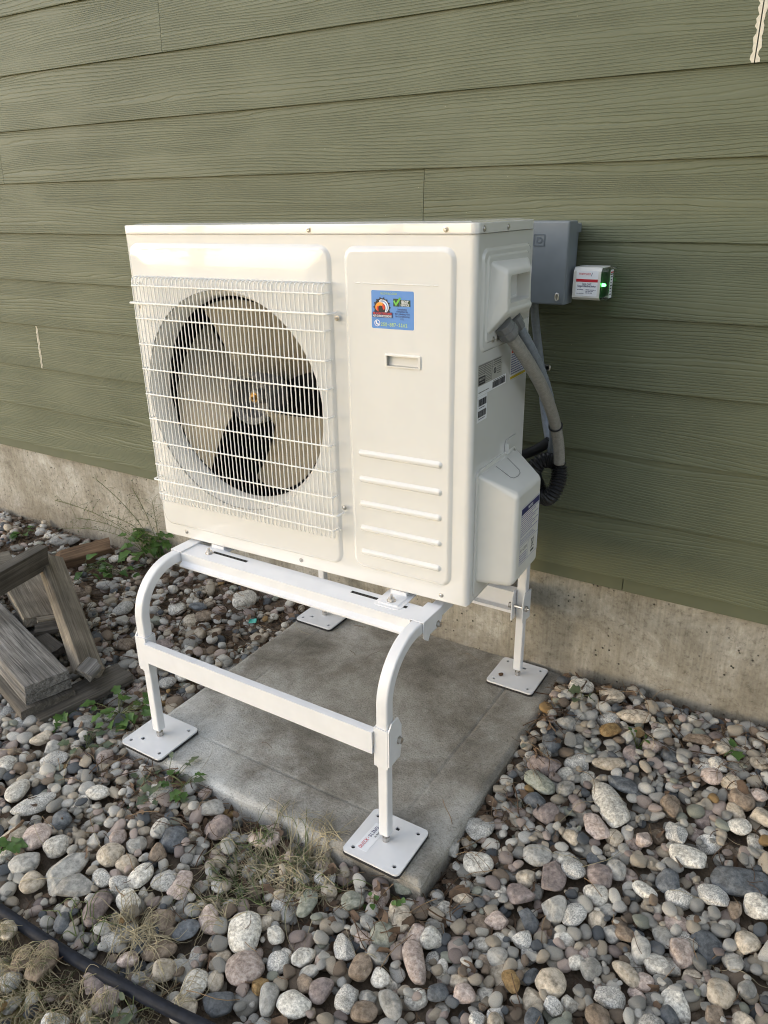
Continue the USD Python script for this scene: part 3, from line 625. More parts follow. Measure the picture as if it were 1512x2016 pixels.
# wire guard
YG = -0.036
gx0, gx1, gz0, gz1 = -0.902, -0.336, 0.117, 0.706
guard = uput('guard_frame', cat(tube([(gx0 - .002, y6 + .001, 0.69), (gx0 - .002, YG * .5, 0.69)], 0.0016, 6), tube([(gx1 + .002, y6 + .001, 0.13), (gx1 + .002, YG * .5, 0.13)], 0.0016, 6)), 'wire_white', smooth=40)
NV = 47
for i in range(NV):
    x = gx0 + (gx1 - gx0) * i / (NV - 1)
    rr = 0.011
    p = [(x, y6 + .002, gz1)] + [(x, YG + rr - rr * math.sin(t), gz1 - rr + rr * math.cos(t)) for t in np.linspace(0, math.pi / 2, 4)] + \
        [(x, YG, gz0 + .006), (x, YG + .004, gz0)]
    uput('upright_wire', tube(p, 0.0015, 6, hint=(1, 0, 0)), 'wire_white', parent=guard, smooth=50)
def cross(zz, xa, xb, r, yy, back):
    rr = 0.008
    p = [(xa, back, zz)] + [(xa + rr - rr * math.cos(t), yy + rr - rr * math.sin(t), zz) for t in np.linspace(0, math.pi / 2, 4)] + \
        [(xb - rr + rr * math.sin(t), yy + rr - rr * math.cos(t), zz) for t in np.linspace(0, math.pi / 2, 4)] + [(xb, back, zz)]
    return tube(p, r, 6, hint=(0, 0, 1))
for zz in (0.686, 0.607, 0.543, 0.480, 0.415, 0.349, 0.286, 0.223, 0.139):
    uput('cross_wire', cross(zz, gx0 - .004, gx1 + .004, 0.0018, YG - 0.0030, YG + .02), 'wire_white', parent=guard, smooth=50)
for zz in (0.644, 0.178):
    uput('clamp_wire', cross(zz, gx0 - .016, gx1 + .014, 0.0023, YG - 0.0036, y6 - .002), 'wire_white', parent=guard, smooth=50)
def screw(p, n='-y', r=0.0044, parent=None, m='steel', name='screw'):
    g = cat(lathe([(r * 1.35, 0.0), (r * 1.35, 0.0009), (r, 0.001), (r * 0.92, r * 0.55), (r * 0.55, r * 0.75), (r * .25, r * .72), (0, r * 0.45)], 12, n))
    return put(name, move(g, p), m, parent=parent or unit, smooth=35)
for p in ((-0.386, -0.0028, 0.8125), (-0.064, -0.0028, 0.8125)): screw(p)
for p in ((0.0027, 0.028, 0.8125), (0.0027, 0.154, 0.8125)): screw(p, 'x')
for p in ((-0.858, 0, 0.018), (-0.464, 0, 0.017), (-0.066, 0, 0.015)): screw(p)
for p in ((gx1 + .0155, y6, 0.632), (gx1 + .0155, y6, 0.190), (gx0 - .0165, y6, 0.632)): screw(p)
# installer sticker
YS = y6 - 0.0003
stk = uput('installer_sticker', on_plane(flat(rrect(-0.2325, -0.132, 0.617, 0.6945, 0.003)), FRONT, (0, y6 + .0001, 0)), 'ink_sky', smooth=False, label='blue installer sticker with a fire and ice wave emblem')
def sput(name, m, mt, lift=0.0): return uput(name, on_plane(m, FRONT, (0, YS - lift, 0)), mt, parent=stk, smooth=False)
X0, Z1 = -0.2325, 0.6945
sput('web_address', label_text('NLSHVAC.COM', 0.0042, X0 + 0.042, Z1 - 0.006, 0.038), 'ink_lime')
ec = (X0 + 0.0255, Z1 - 0.034)
gear = sg.Point(*ec).buffer(0.0185, quad_segs=12)
for k in range(14):
    a = k / 14 * 2 * math.pi
    gear = gear.union(affinity.rotate(sg.box(ec[0] + .017, ec[1] - .0016, ec[0] + 0.0205, ec[1] + .0016), math.degrees(a), origin=ec))
sput('emblem_ring', flat(gear), 'ink_black')
def arcpoly(c, r0, r1, a0, a1, n=18, taper=1.0):
    a = np.radians(np.linspace(a0, a1, n)); t = np.linspace(0, 1, n); mid = (r0 + r1) / 2; hw = (r1 - r0) / 2 * (1 - taper * np.abs(2 * t - 1) ** 3)
    o = [(c[0] + (mid + h) * math.cos(q), c[1] + (mid + h) * math.sin(q)) for q, h in zip(a, hw)]
    i = [(c[0] + (mid - h) * math.cos(q), c[1] + (mid - h) * math.sin(q)) for q, h in zip(a, hw)]
    return sg.Polygon(o + i[::-1]).buffer(0)
sput('ice_wave', flat(arcpoly(ec, 0.0085, 0.0165, 125, -62)), 'paper_white', 0.0003)
sput('ice_streak', flat(arcpoly(ec, 0.0120, 0.0140, 95, -50)), 'ink_sky', 0.0006)
sput('ice_tip', flat(sg.Polygon([(ec[0] - .007, ec[1] + .013), (ec[0] + .004, ec[1] + .008), (ec[0] + .006, ec[1] + .014), (ec[0] - .002, ec[1] + .0165)])), 'paper_white', 0.0003)
sput('fire_wave', flat(arcpoly((ec[0] - .004, ec[1] - .002), 0.0055, 0.0125, 215, 20)), 'ink_orange', 0.0003)
sput('fire_tip', flat(arcpoly((ec[0] - .004, ec[1] - .003), 0.0045, 0.0090, 235, 120)), 'ink_scarlet', 0.0006)
sput('fire_lick', flat(arcpoly((ec[0] - .003, ec[1] - .001), 0.0050, 0.0105, 60, -30)), 'ink_scarlet', 0.0006)
sput('banner', flat(sg.box(X0 + .003, Z1 - .0545, X0 + .0505, Z1 - .0435)), 'ink_navy', 0.0009)
sput('heating_words', label_text('NLS HEATING AND', 0.004, X0 + .0268, Z1 - .0463, 0.044, True), 'ink_scarlet', 0.0012)
sput('conditioning_words', label_text('AIR CONDITIONING', 0.004, X0 + .0268, Z1 - .0515, 0.045, True), 'paper_white', 0.0012)
sput('check_box', flat(sg.box(X0 + .0525, Z1 - .031, X0 + .0665, Z1 - .0155)), 'ink_dark_green')
sput('check_mark', flat(sg.Polygon([(X0 + .0525, Z1 - .0205), (X0 + .0555, Z1 - .0185), (X0 + .0588, Z1 - .0245), (X0 + .0675, Z1 - .0125), (X0 + .0712, Z1 - .0145), (X0 + .0590, Z1 - .0305)])), 'ink_green', 0.0003)
sput('service_box', flat(sg.box(X0 + .0675, Z1 - .0305, X0 + .0925, Z1 - .0175)), 'ink_dark_green')
sput('best_word', label_text('BEST', 0.0060, X0 + .0805, Z1 - .0217, 0.0165, True), 'paper_white', 0.0003)
sput('service_word', label_text('SERVICE', 0.0038, X0 + .0800, Z1 - .0277, 0.0195, True), 'paper_white', 0.0003)
for k, (t_, w_) in enumerate((('Installation', 0.022), ('completed by', 0.027), ('NLS Heating And', 0.034), ('Air Conditioning', 0.033), ('LTD.', 0.008))):
    sput('credit_line', label_text(t_, 0.0034, X0 + .0735, Z1 - .0365 - k * .0049, w_), 'ink_navy')
sput('phone_ring', flat(disc(.0068, (X0 + .0135, Z1 - .0665)).difference(disc(.0056, (X0 + .0135, Z1 - .0665)))), 'paper_white')
sput('handset', flat(sg.LineString([(X0 + .0110, Z1 - .0630), (X0 + .0118, Z1 - .0672), (X0 + .0165, Z1 - .0692)]).buffer(0.0014)), 'paper_white')
sput('phone_number', label_text('250-887-1161', 0.0068, X0 + .0535, Z1 - .0685, 0.063, True), 'ink_lime')
# side: pressed frame, grip moulding, labels, valve cover
XS = -0.0012
uput('pressed_frame', raised(rrect(0.030, 0.305, 0.572, 0.776, 0.022), [(0, 0), (0.0015, 0.0008), (0.004, 0.0036), (0.0065, 0.0042)], R=SIDE, o=(XS, 0, 0)), 'white_enamel', smooth=40)
uput('pressed_frame', raised(rrect(0.047, 0.285, 0.590, 0.762, 0.014), [(0, 0), (0.001, 0.0006), (0.003, 0.0022), (0.0045, 0.0026)], R=SIDE, o=(XS + .0042, 0, 0)), 'white_enamel', smooth=40)
def blob(pts, seg=20):
    return m3.Manifold.batch_hull([m3.Manifold.sphere(r, seg).translate([float(a) for a in p]) for *p, r in pts])
gout = blob([(0.0, 0.070, 0.742, .010), (0.0, 0.270, 0.738, .010), (0.0, 0.060, 0.618, .010), (0.0, 0.285, 0.622, .010),
             (0.019, 0.090, 0.724, .015), (0.019, 0.214, 0.724, .015), (0.020, 0.090, 0.655, .015), (0.020, 0.220, 0.652, .015)])
lip = blob([(0.0, 0.100, 0.655, .008), (0.0, 0.265, 0.655, .008), (0.0, 0.090, 0.626, .008), (0.0, 0.280, 0.626, .008), (0.028, 0.100, 0.652, .009), (0.028, 0.222, 0.652, .009), (0.022, 0.104, 0.642, .008), (0.022, 0.224, 0.641, .008)])
cut = blob([(0.042, 0.104, 0.714, .008), (0.042, 0.204, 0.714, .008), (0.044, 0.104, 0.672, .006), (0.046, 0.208, 0.672, .006), (0.002, 0.116, 0.714, .006), (0.002, 0.206, 0.714, .006), (0.010, 0.116, 0.672, .004), (0.010, 0.206, 0.672, .004)])
grip = ((gout + lip) - cut).trim_by_plane([1, 0, 0], 0.0)
uput('grip_moulding', grip, 'white_plastic', smooth=38)
for yy in (0.088, 0.112): uput('screw_boss', move(lathe([(0.007, 0), (0.0065, .003), (0.004, .0036), (0, .002)], 12, 'x'), (XS + .004, yy, 0.594)), 'steel', smooth=35)
def side_label(name, y0, y1, z0, z1, m, r=0.001, lift=0.0, **kw):
    return uput(name, on_plane(flat(rrect(y0, y1, z0, z1, r)), SIDE, (XS + 0.0001 + lift, 0, 0)), m, smooth=False, **kw)
def lput(parent, name, m, mt, lift=0.0004): return uput(name, on_plane(m, SIDE, (XS + lift, 0, 0)), mt, parent=parent, smooth=False)
npl = side_label('rating_plate', 0.027, 0.160, 0.505, 0.549, 'paper_grey', label='grey rating plate printed with rows of fine lines')
rows = []
for k in range(11): rows += scribble(0.029, 0.098, 0.546 - k * 0.0036 if k < 6 else 0.546 - k * .0036, 0.0011, k) if k < 6 else scribble(0.070, 0.098, 0.546 - k * .0036, 0.0010, k)
for k in range(3): rows += scribble(0.110, 0.152, 0.546 - k * 0.0045, 0.0014, 50 + k)
for k in range(4): rows += scribble(0.132, 0.152, 0.529 - k * 0.0045, 0.0012, 60 + k)
lput(npl, 'fine_print', bars(rows), 'ink_black')
lput(npl, 'rules', cat(box(0.028, 0.159, 0.5475, 0.548, 0, .0002), box(0.1015, 0.1022, 0.506, 0.548, 0, .0002), box(0.062, 0.0625, 0.525, 0.548, 0, .0002), box(0.1022, 0.159, 0.5335, 0.534, 0, .0002)), 'ink_black')
lput(npl, 'dark_block', flat(sg.box(0.030, 0.5065, 0.066, 0.5235)), 'ink_black')
lput(npl, 'block_words', bars([(0.033, 0.045, 0.5180, 0.004), (0.047, 0.062, 0.5195, 0.0012), (0.047, 0.060, 0.5170, 0.0012), (0.034, 0.060, 0.5115, 0.0008)]), 'paper_grey', 0.0008)
lput(npl, 'test_mark', flat(disc(.0066, (0.119, 0.5235)).difference(disc(.0050, (0.119, 0.5235))).union(sg.box(0.1165, 0.519, 0.118, 0.528)).union(sg.box(0.120, 0.519, 0.1215, 0.528))), 'ink_black')
bcl = side_label('barcode_label', 0.027, 0.186, 0.483, 0.5042, 'paper_white', label='white strip label with a barcode at its right end')
def barcode(x0, x1, y0, y1, seed):
    r = random.Random(seed); out = []; x = x0
    while x < x1 - .001:
        w = r.choice([0.0005, 0.0005, 0.0010, 0.0014]); out.append(box(x, min(x1, x + w), y0, y1, 0, .0002)); x += w + r.choice([0.0005, 0.0009])
    return cat(*out)
lput(bcl, 'barcode', barcode(0.108, 0.181, 0.4862, 0.5000, 1), 'ink_black')
lput(bcl, 'print_line', bars(scribble(0.032, 0.088, 0.4905, 0.0016, 70)), 'ink_black')
lput(bcl, 'number_line', bars(scribble(0.112, 0.178, 0.5020, 0.0013, 71)), 'ink_black')
bc2 = side_label('serial_label', 0.027, 0.080, 0.427, 0.4822, 'paper_white', label='small white serial label with two stacked barcodes')
lput(bc2, 'barcode', barcode(0.034, 0.075, 0.4610, 0.4760, 3), 'ink_black')
lput(bc2, 'barcode', barcode(0.031, 0.075, 0.4370, 0.4510, 4), 'ink_black')
lput(bc2, 'number_line', bars(scribble(0.036, 0.066, 0.4570, 0.0017, 72) + scribble(0.035, 0.068, 0.4330, 0.0017, 73)), 'ink_navy')
wl = side_label('warning_label', 0.211, 0.313, 0.483, 0.560, 'paper_white', label='white warning label with a red and orange head and a yellow foot')
lput(wl, 'red_head', flat(sg.box(0.216, 0.5435, 0.308, 0.5590)), 'ink_scarlet')
lput(wl, 'orange_mark', flat(sg.box(0.222, 0.5460, 0.238, 0.5575)), 'ink_orange', 0.0008)
rows = []
for k in range(9): rows += scribble(0.216, 0.306, 0.5395 - k * 0.0054, 0.0022, 80 + k)
lput(wl, 'warning_lines', bars(rows), 'ink_blue')
lput(wl, 'yellow_foot', flat(sg.box(0.213, 0.4845, 0.311, 0.4905)), 'ink_yellow')
# pipe (valve) cover
cov = blob([(0.003, 0.044, 0.300, .008), (0.003, 0.256, 0.300, .008), (0.003, 0.050, 0.060, .014), (0.003, 0.254, 0.060, .014),
            (0.060, 0.091, 0.250, .021), (0.059, 0.224, 0.248, .022), (0.060, 0.091, 0.052, .021), (0.059, 0.224, 0.054, .022)], 28).trim_by_plane([1, 0, 0], 0.0)
cv = uput('valve_cover', cov, 'white_plastic', smooth=45, label='box-shaped plastic pipe cover on the lower right side')
uput('cover_flange', raised(rrect(0.028, 0.268, 0.008, 0.318, 0.02), [(0, 0), (0, .003), (0.001, .004)], R=SIDE, o=(XS, 0, 0)), 'white_plastic', parent=cv, smooth=40)
screw((0.004, 0.048, 0.300), 'x', parent=cv); screw((0.004, 0.250, 0.306), 'x', parent=cv)
uput('hook_tab', cat(box(0, 0.010, 0.196, 0.199, 0.312, 0.338, .0006), box(0.0, 0.0025, 0.199, 0.262, 0.315, 0.345, .0006)), 'white_enamel', parent=cv)
kx = lambda t, dz: (0.006 + t * 0.052, 0, 0.3095 - t * 0.034 + dz)
ko = [(0.010, 0.120, 0.3065), (0.044, 0.122, 0.2855), (0.050, 0.130, 0.2815), (0.052, 0.150, 0.2803), (0.050, 0.170, 0.2810), (0.044, 0.180, 0.2848), (0.010, 0.190, 0.3062)]
uput('knockout_line', tube(ko, 0.0004, 5, hint=(1, 0, 1)), 'gap_dark', parent=cv, smooth=True)
nt = uput('notice_label', on_plane(flat(rrect(0.104, 0.229, 0.074, 0.2215, 0.002)), SIDE, (0.0806, 0, 0)), 'paper_white', smooth=False, parent=cv, label='white notice label with a navy heading')
def nput(name, m, mt, lift=0.0003): return uput(name, on_plane(m, SIDE, (0.0806 + lift, 0, 0)), mt, parent=cv, smooth=False)
nput('notice_head', flat(sg.box(0.108, 0.2015, 0.2255, 0.2165)), 'ink_navy')
nput('notice_word', label_text('NOTICE', 0.0062, 0.1665, 0.2088, 0.030, True), 'paper_white', 0.0007)
rows = []
for k in range(10): rows += scribble(0.109, 0.224 - 0.02 * (k % 3), 0.1975 - k * 0.0054, 0.0017, 120 + k)
for k in range(3): rows += scribble(0.108, 0.190 + .01 * k, 0.1400 - k * 0.0052, 0.0015, 140 + k)
for k in range(5): rows += scribble(0.107, 0.156, 0.1010 - k * 0.0048, 0.0015, 150 + k)
nput('notice_lines', bars(rows), 'ink_blue')
nput('notice_rules', cat(box(0.107, 0.2255, 0.1235, 0.1242, 0, .0002), box(0.1615, 0.1622, 0.078, 0.1235, 0, .0002), box(0.1055, 0.2275, 0.0765, 0.0772, 0, .0002), box(0.1055, 0.1061, 0.077, 0.2195, 0, .0002), box(0.2270, 0.2276, 0.077, 0.2195, 0, .0002), box(0.1055, 0.2275, 0.2190, 0.2196, 0, .0002)), 'ink_blue')
nput('refrigerant_code', label_text('R-410A', 0.0085, 0.1325, 0.1125, 0.042), 'ink_black')
bx, bz = 0.193, 0.105
nput('crossed_bin', flat(shapely.union_all([sg.LineString([(bx - .010, bz + .012), (bx + .010, bz - .012)]).buffer(.0008), sg.LineString([(bx + .010, bz + .012), (bx - .010, bz - .012)]).buffer(.0008),
      sg.LineString([(bx - .0065, bz + .009), (bx - .005, bz - .009), (bx + .005, bz - .009), (bx + .0065, bz + .009), (bx - .0065, bz + .009)]).buffer(.0007), disc(.0016, (bx - .004, bz - .010)), sg.box(bx - .008, bz + .009, bx + .008, bz + .011)])), 'ink_black')
nput('black_bar', flat(sg.box(0.181, 0.0835, 0.204, 0.0885)), 'ink_black')
# mounting feet under the base
for xx in (-0.748, -0.180):
    ft = uput('mounting_foot', cat(raised(rrect(xx - 0.036, xx + 0.036, -0.062, 0.05, 0.012), [(0, 0), (0, .0016), (0.001, .0024), (0.008, .0024), (0.011, 0.0050)], R=FLAT, o=(0, 0, -0.0165)),
                                   box(xx - .022, xx + .022, 0.0, 0.30, -0.0135, -0.0021, .001)), 'powder_white', smooth=40)
    uput('foot_bolt', move(cat(lathe([(0.0115, 0), (0.0115, 0.0016), (0.003, .0018)], 18), lathe([(0.0085, 0.0015), (0.0085, 0.0075), (0.0, 0.0078)], 6), lathe([(0.0035, 0.006), (0.0035, 0.0155), (0, .016)], 8)), (xx, -0.034, -0.0115)), 'steel', parent=ft, smooth=30)

# ------------------------------------------------------------------ stand
stand = thing('metal_stand', 'white powder-coated tube stand with curved front legs on four square foot plates', 'equipment stand', (-0.41, 0.1, 0))
def tput(name, mesh, m, parent=None, **kw): return put(name, move(mesh, (0.41, -0.1, 0)), m, parent=parent or stand, **kw)
FEET = {'fr': (-0.055, -0.277), 'fl': (-0.779, -0.277), 'rr': (-0.046, 0.487), 'rl': (-0.772, 0.489)}
PS = 0.1475
ZTUBE, RA = 0.4990, 0.120
for key, (fx, fy) in FEET.items():
    h = PS / 2
    pl = rrect(fx - h, fx + h, fy - h, fy + h, 0.012)
    for sx in (-1, 1):
        for sy in (-1, 1): pl = pl.difference(disc(0.0048, (fx + sx * .054, fy + sy * .054), 5))
    sqx, sqy = (fx - 0.030, fy - 0.033) if key in ('fl', 'rl') else (fx + 0.006, fy + 0.043)
    pl = pl.difference(sg.box(sqx - .005, sqy - .005, sqx + .005, sqy + .005))
    plate = tput('foot_plate', move(extrude(pl, 0.0045), (0, 0, 0.0075)), 'powder_white', smooth=30)
    tput('rubber_pad', move(extrude(rrect(fx - h - .0008, fx + h + .0008, fy - h - .0008, fy + h + .0008, 0.0125), 0.0066), (0, 0, 0.0008)), 'black_rubber', parent=plate, smooth=30)
    tput('levelling_bolt', move(cat(lathe([(0.0085, 0), (0.0085, 0.0035), (0.0055, 0.004)], 16), lathe([(0.0092, 0.004), (0.0092, 0.0125), (0.005, 0.013)], 6), lathe([(0.0055, 0.012), (0.0055, 0.04), (0, .04)], 10)), (fx, fy, 0.012)), 'steel', parent=plate, smooth=30)
    if key == 'fr':
        c0 = np.array([fx - 0.0335, fy - 0.010]); an = math.radians(87)
        stl = flat(affinity.rotate(sg.box(c0[0] - 0.042, c0[1] - .0155, c0[0] + .042, c0[1] + .0155), 87, origin=tuple(c0)))
        tput('maker_label', move(stl, (0, 0, 0.0121)), 'paper_white', parent=plate, smooth=False)
        def onl(m): return move(xform(m, rot([0, 0, 1], an)), (c0[0], c0[1], 0.0126))
        tput('maker_name', onl(label_text('QUICK-', 0.0085, -0.039, 0.0045, 0.036, left=True)), 'ink_red', parent=plate, smooth=False)
        tput('maker_name', onl(label_text('SLING', 0.0085, -0.001, 0.0045, 0.034, left=True)), 'ink_navy', parent=plate, smooth=False)
        tput('maker_line', onl(label_text('by RectorSeal', 0.0046, 0.004, -0.0075, 0.034, left=True)), 'ink_black', parent=plate, smooth=False)
    tput('lower_leg', tube([(fx, fy, 0.036), (fx, fy, 0.30)], 1.0, 4) if False else sweep([(fx, fy, 0.036), (fx, fy, 0.17), (fx, fy, 0.30)], rsquare(0.0245, r=.004), hint=(1, 0, 0)), 'powder_white', smooth=40)
for a, b in (('fr', 'rr'), ('fl', 'rl')):
    (xa, ya), (xb, yb) = FEET[a], FEET[b]
    p = [(xa, ya, 0.225), (xa, ya, 0.30), (xa, ya, ZTUBE - RA)]
    p += [(xa, ya + RA - RA * math.cos(t), ZTUBE - RA + RA * math.sin(t)) for t in np.linspace(0.1, math.pi / 2, 14)]
    p += [((xa * 2 + xb) / 3, 0.05, ZTUBE), ((xa + xb * 2) / 3, 0.22, ZTUBE)]
    p += [(xb, yb - RA + RA * math.sin(t), ZTUBE - RA + RA * math.cos(t)) for t in np.linspace(0, math.pi / 2 - .1, 14)]
    p += [(xb, yb, ZTUBE - RA), (xb, yb, 0.30), (xb, yb, 0.225)]
    tput('side_tube', sweep(p, rsquare(0.0278, r=.0045), hint=(1, 0, 0)), 'powder_white', smooth=40)
xl, xr = FEET['fl'][0], FEET['fr'][0]
def channel(x0, x1, web, fl, z0, z1, t=0.0026):
    """A pressed channel rail: web at y=web, flanges towards y=fl."""
    s = 1 if fl > web else -1
    lip = 0.008
    pts = [(web, z0), (fl, z0), (fl, z0 + lip), (fl - s * t, z0 + lip), (fl - s * t, z0 + t), (web + s * t, z0 + t), (web + s * t, z1 - t), (fl - s * t, z1 - t), (fl - s * t, z1 - lip * .2), (fl, z1 - lip * .2), (fl, z1), (web, z1)]
    poly = sg.Polygon(pts).buffer(0.0008, quad_segs=2).buffer(-0.0004)
    v, f = extrude(poly, x1 - x0)
    return np.stack([v[:, 2] + x0, v[:, 0], v[:, 1]], 1), f
# lower front and rear rails with their sleeves
tput('cross_rail', channel(xl + 0.0178, xr - 0.0178, -0.3005, -0.282, 0.265, 0.320), 'powder_white', smooth=35)
rxl, rxr = FEET['rl'][0], FEET['rr'][0]
tput('cross_rail', channel(rxl + 0.0195, rxr - 0.0195, 0.508, 0.474, 0.226, 0.297), 'powder_white', smooth=35)
def sleeve(fx, fy, z0, z1, side):
    o = sg.box(fx - .0165, fy - .0165, fx + .0165, fy + .0165).buffer(.001, quad_segs=2)
    i = sg.box(fx - .0145, fy - .0145, fx + .0145, fy + .0145)
    return move(extrude(o.difference(i), z1 - z0), (0, 0, z0))
for (fx, fy), s in ((FEET['fr'], 1), (FEET['fl'], -1)):
    sl = tput('sleeve', sleeve(fx, fy, 0.232, 0.331, s), 'powder_white', smooth=30)
    ear = sg.Polygon([(fy - .0165, 0.238), (fy + .030, 0.238), (fy + .036, 0.262), (fy + .036, 0.318), (fy + .022, 0.345), (fy - .004, 0.345), (fy - .0165, .329)])
    e = extrude(ear, 0.003); v = np.stack([e[0][:, 2] + fx + (0.0175 if s > 0 else -.0205), e[0][:, 0], e[0][:, 1]], 1)
    tput('ear', (v, e[1]), 'powder_white', parent=sl, smooth=30)
    tput('bolt', move(lathe([(0.0095, 0), (0.0095, .0015), (.0075, .0016), (0.0075, 0.008), (0, .0085)], 6, 'x') if s > 0 else xform(lathe([(0.0075, 0), (0.0075, 0.007), (0, .0075)], 6, 'x'), np.diag([-1, 1, 1])), (fx + s * .0205, fy + .024, 0.285)), 'steel', parent=sl, smooth=30)
for (fx, fy), s in ((FEET['rr'], 1), (FEET['rl'], -1)):
    e = extrude(sg.Polygon([(fy - .040, 0.218), (fy + .02, 0.212), (fy + .02, 0.305), (fy - .030, 0.311), (fy - .040, .292)]), 0.003)
    for xo in (-.0185, .0155):
        v = np.stack([e[0][:, 2] + fx + xo, e[0][:, 0], e[0][:, 1]], 1)
        sl = tput('rear_bracket', (v, e[1]), 'powder_white', smooth=30)
    tput('bracket_bolt', move(cat(tube([(-.03, 0, 0), (.032, 0, 0)], .0042, 8), lathe([(0.0085, .020), (0.0085, .027), (0, .0272)], 6, 'x'), lathe([(0, -.030), (0.0085, -.030), (0.0085, -.0205)], 6, 'x')), (fx, fy - .028, 0.262)), 'steel', parent=sl, smooth=30)
# top rails: flat slotted top, stepped front lip
def toprail(x0, x1, y0, y1, zt):
    pts = [(y0 - .010, zt - .036), (y0 - .002, zt - .0365), (y0 - .0005, zt - .018), (y0 - .0005, zt), (y1 + .0005, zt), (y1 + .0005, zt - .018), (y1 + .002, zt - .0365), (y1 + .010, zt - .036), (y1 + .010, zt - .033), (y1 + .0045, zt - .033), (y1 + .003, zt + .0), (y0 - .003, zt), (y0 - .0045, zt - .033), (y0 - .010, zt - .033)]
    prof = [(y0 - .014, zt - .034), (y0 - .014, zt - .030), (y0 - .002, zt - .0215), (y0 - .002, zt), (y1 + .002, zt), (y1 + .002, zt - .0215), (y1 + .014, zt - .030), (y1 + .014, zt - .034), (y1 + .001, zt - .024), (y1 - .0005, zt - .0024), (y0 + .0005, zt - .0024), (y0 - .001, zt - .024)]
    v, f = extrude(sg.Polygon(prof).buffer(0.0006, quad_segs=2), x1 - x0)
    return np.stack([v[:, 2] + x0, v[:, 0], v[:, 1]], 1), f
ZR = 0.5115
for y0, y1 in ((-0.137, -0.075), (0.150, 0.212)):
    rl = tput('top_rail', toprail(xl + .0188, xr - .0188, y0, y1, ZR), 'powder_white', smooth=35)
    for sx0_, sx1_ in ((-0.690, -0.575), (-0.255, -0.105)):
        yc = (y0 + y1) / 2 + 0.012
        tput('slot', box(sx0_, sx1_, yc - .0045, yc + .0045, ZR + 0.0006, ZR + 0.0012, 0), 'gap_dark', parent=rl, smooth=False)
    for fx, s in ((xr, 1), (xl, -1)):
        yA, yB = (y0 - .004, y1 + .022)
        sad = [box(fx - .0185, fx + .0185, yA, yB, ZTUBE + .0143, ZTUBE + .0172, .0012)]
        for xo in (-.0185, .0158):
            e = extrude(sg.Polygon([(yA + .001, ZTUBE + .0162), (yB - .001, ZTUBE + .0162), (yB - .001, ZTUBE - .012), (yB - .012, ZTUBE - .027), (yA + .030, ZTUBE - .027), (yA + .022, ZTUBE - .040), (yA + .008, ZTUBE - .030), (yA + .001, ZTUBE - .022)]), .0027)
            sad.append((np.stack([e[0][:, 2] + fx + xo, e[0][:, 0], e[0][:, 1]], 1), e[1]))
        sd = tput('saddle', cat(*sad), 'powder_white', smooth=30)
        tput('bolt', move(lathe([(0.0085, 0), (0.0085, .0012), (.0065, .0014), (0.0065, 0.008), (0, .0085)], 6, 'x') if s > 0 else xform(lathe([(0.0065, 0), (0.0065, 0.007), (0, .0075)], 6, 'x'), np.diag([-1, 1, 1])), (fx + s * .0185, yB - .022, ZTUBE - .018)), 'steel', parent=sd, smooth=30)

# ------------------------------------------------------------------ electrical gear and pipes on the wall
eb = thing('disconnect_box', 'grey metal electrical disconnect box on the siding behind the heat pump', 'electrical box', (0.0, YW, 1.2))
def eput(name, m, mt, parent=None, **kw): return put(name, move(m, (0, -YW, -1.2)), mt, parent=parent or eb, **kw)
eput('back_box', box(-0.150, 0.010, 0.500, YW - .0005, 1.132, 1.303, .002), 'box_grey')
eput('rain_lip', box(-0.152, 0.022, 0.4995, 0.545, 1.285, 1.3065, .002), 'box_grey')
bx_ = raised(rrect(-0.152, 0.026, 1.122, 1.313, 0.003), [(0, 0), (0, .055), (0.0015, .0575), (0.004, .0585)], o=(0, 0.499, 0))
cvr = eput('front_cover', bx_, 'box_grey', smooth=30)
cxm, czm = -0.0460, 1.270
em = flat(rrect(cxm - .014, cxm + .014, czm - .014, czm + .014, .002).difference(rrect(cxm - .0115, cxm + .0115, czm - .0115, czm + .0115, .001)), .0012)
em2 = flat(sg.Polygon([(cxm - .0065, czm - .007), (cxm + .003, czm - .007), (cxm + .0075, czm - .003), (cxm + .0075, czm + .003), (cxm + .003, czm + .007), (cxm - .0065, czm + .007)]).difference(sg.Polygon([(cxm - .0035, czm - .004), (cxm + .002, czm - .004), (cxm + .0045, czm - .0015), (cxm + .0045, czm + .0015), (cxm + .002, czm + .004), (cxm - .0035, czm + .004)])), .0012)
eput('stamped_mark', on_plane(cat(em, em2), FRONT, (0, 0.4406, 0)), 'box_grey_dark', parent=cvr, smooth=False)
eput('padlock_loop', cat(tube([(0.0085 + .004 * math.cos(t), 0.4385 - .003, 1.1415 + .009 * math.sin(t)) for t in np.linspace(0, 2 * math.pi, 17)], .0011, 6, hint=(0, 1, 0)), box(0.004, 0.013, 0.4385, 0.442, 1.134, 1.149, .001)), 'steel', parent=cvr, smooth=30)

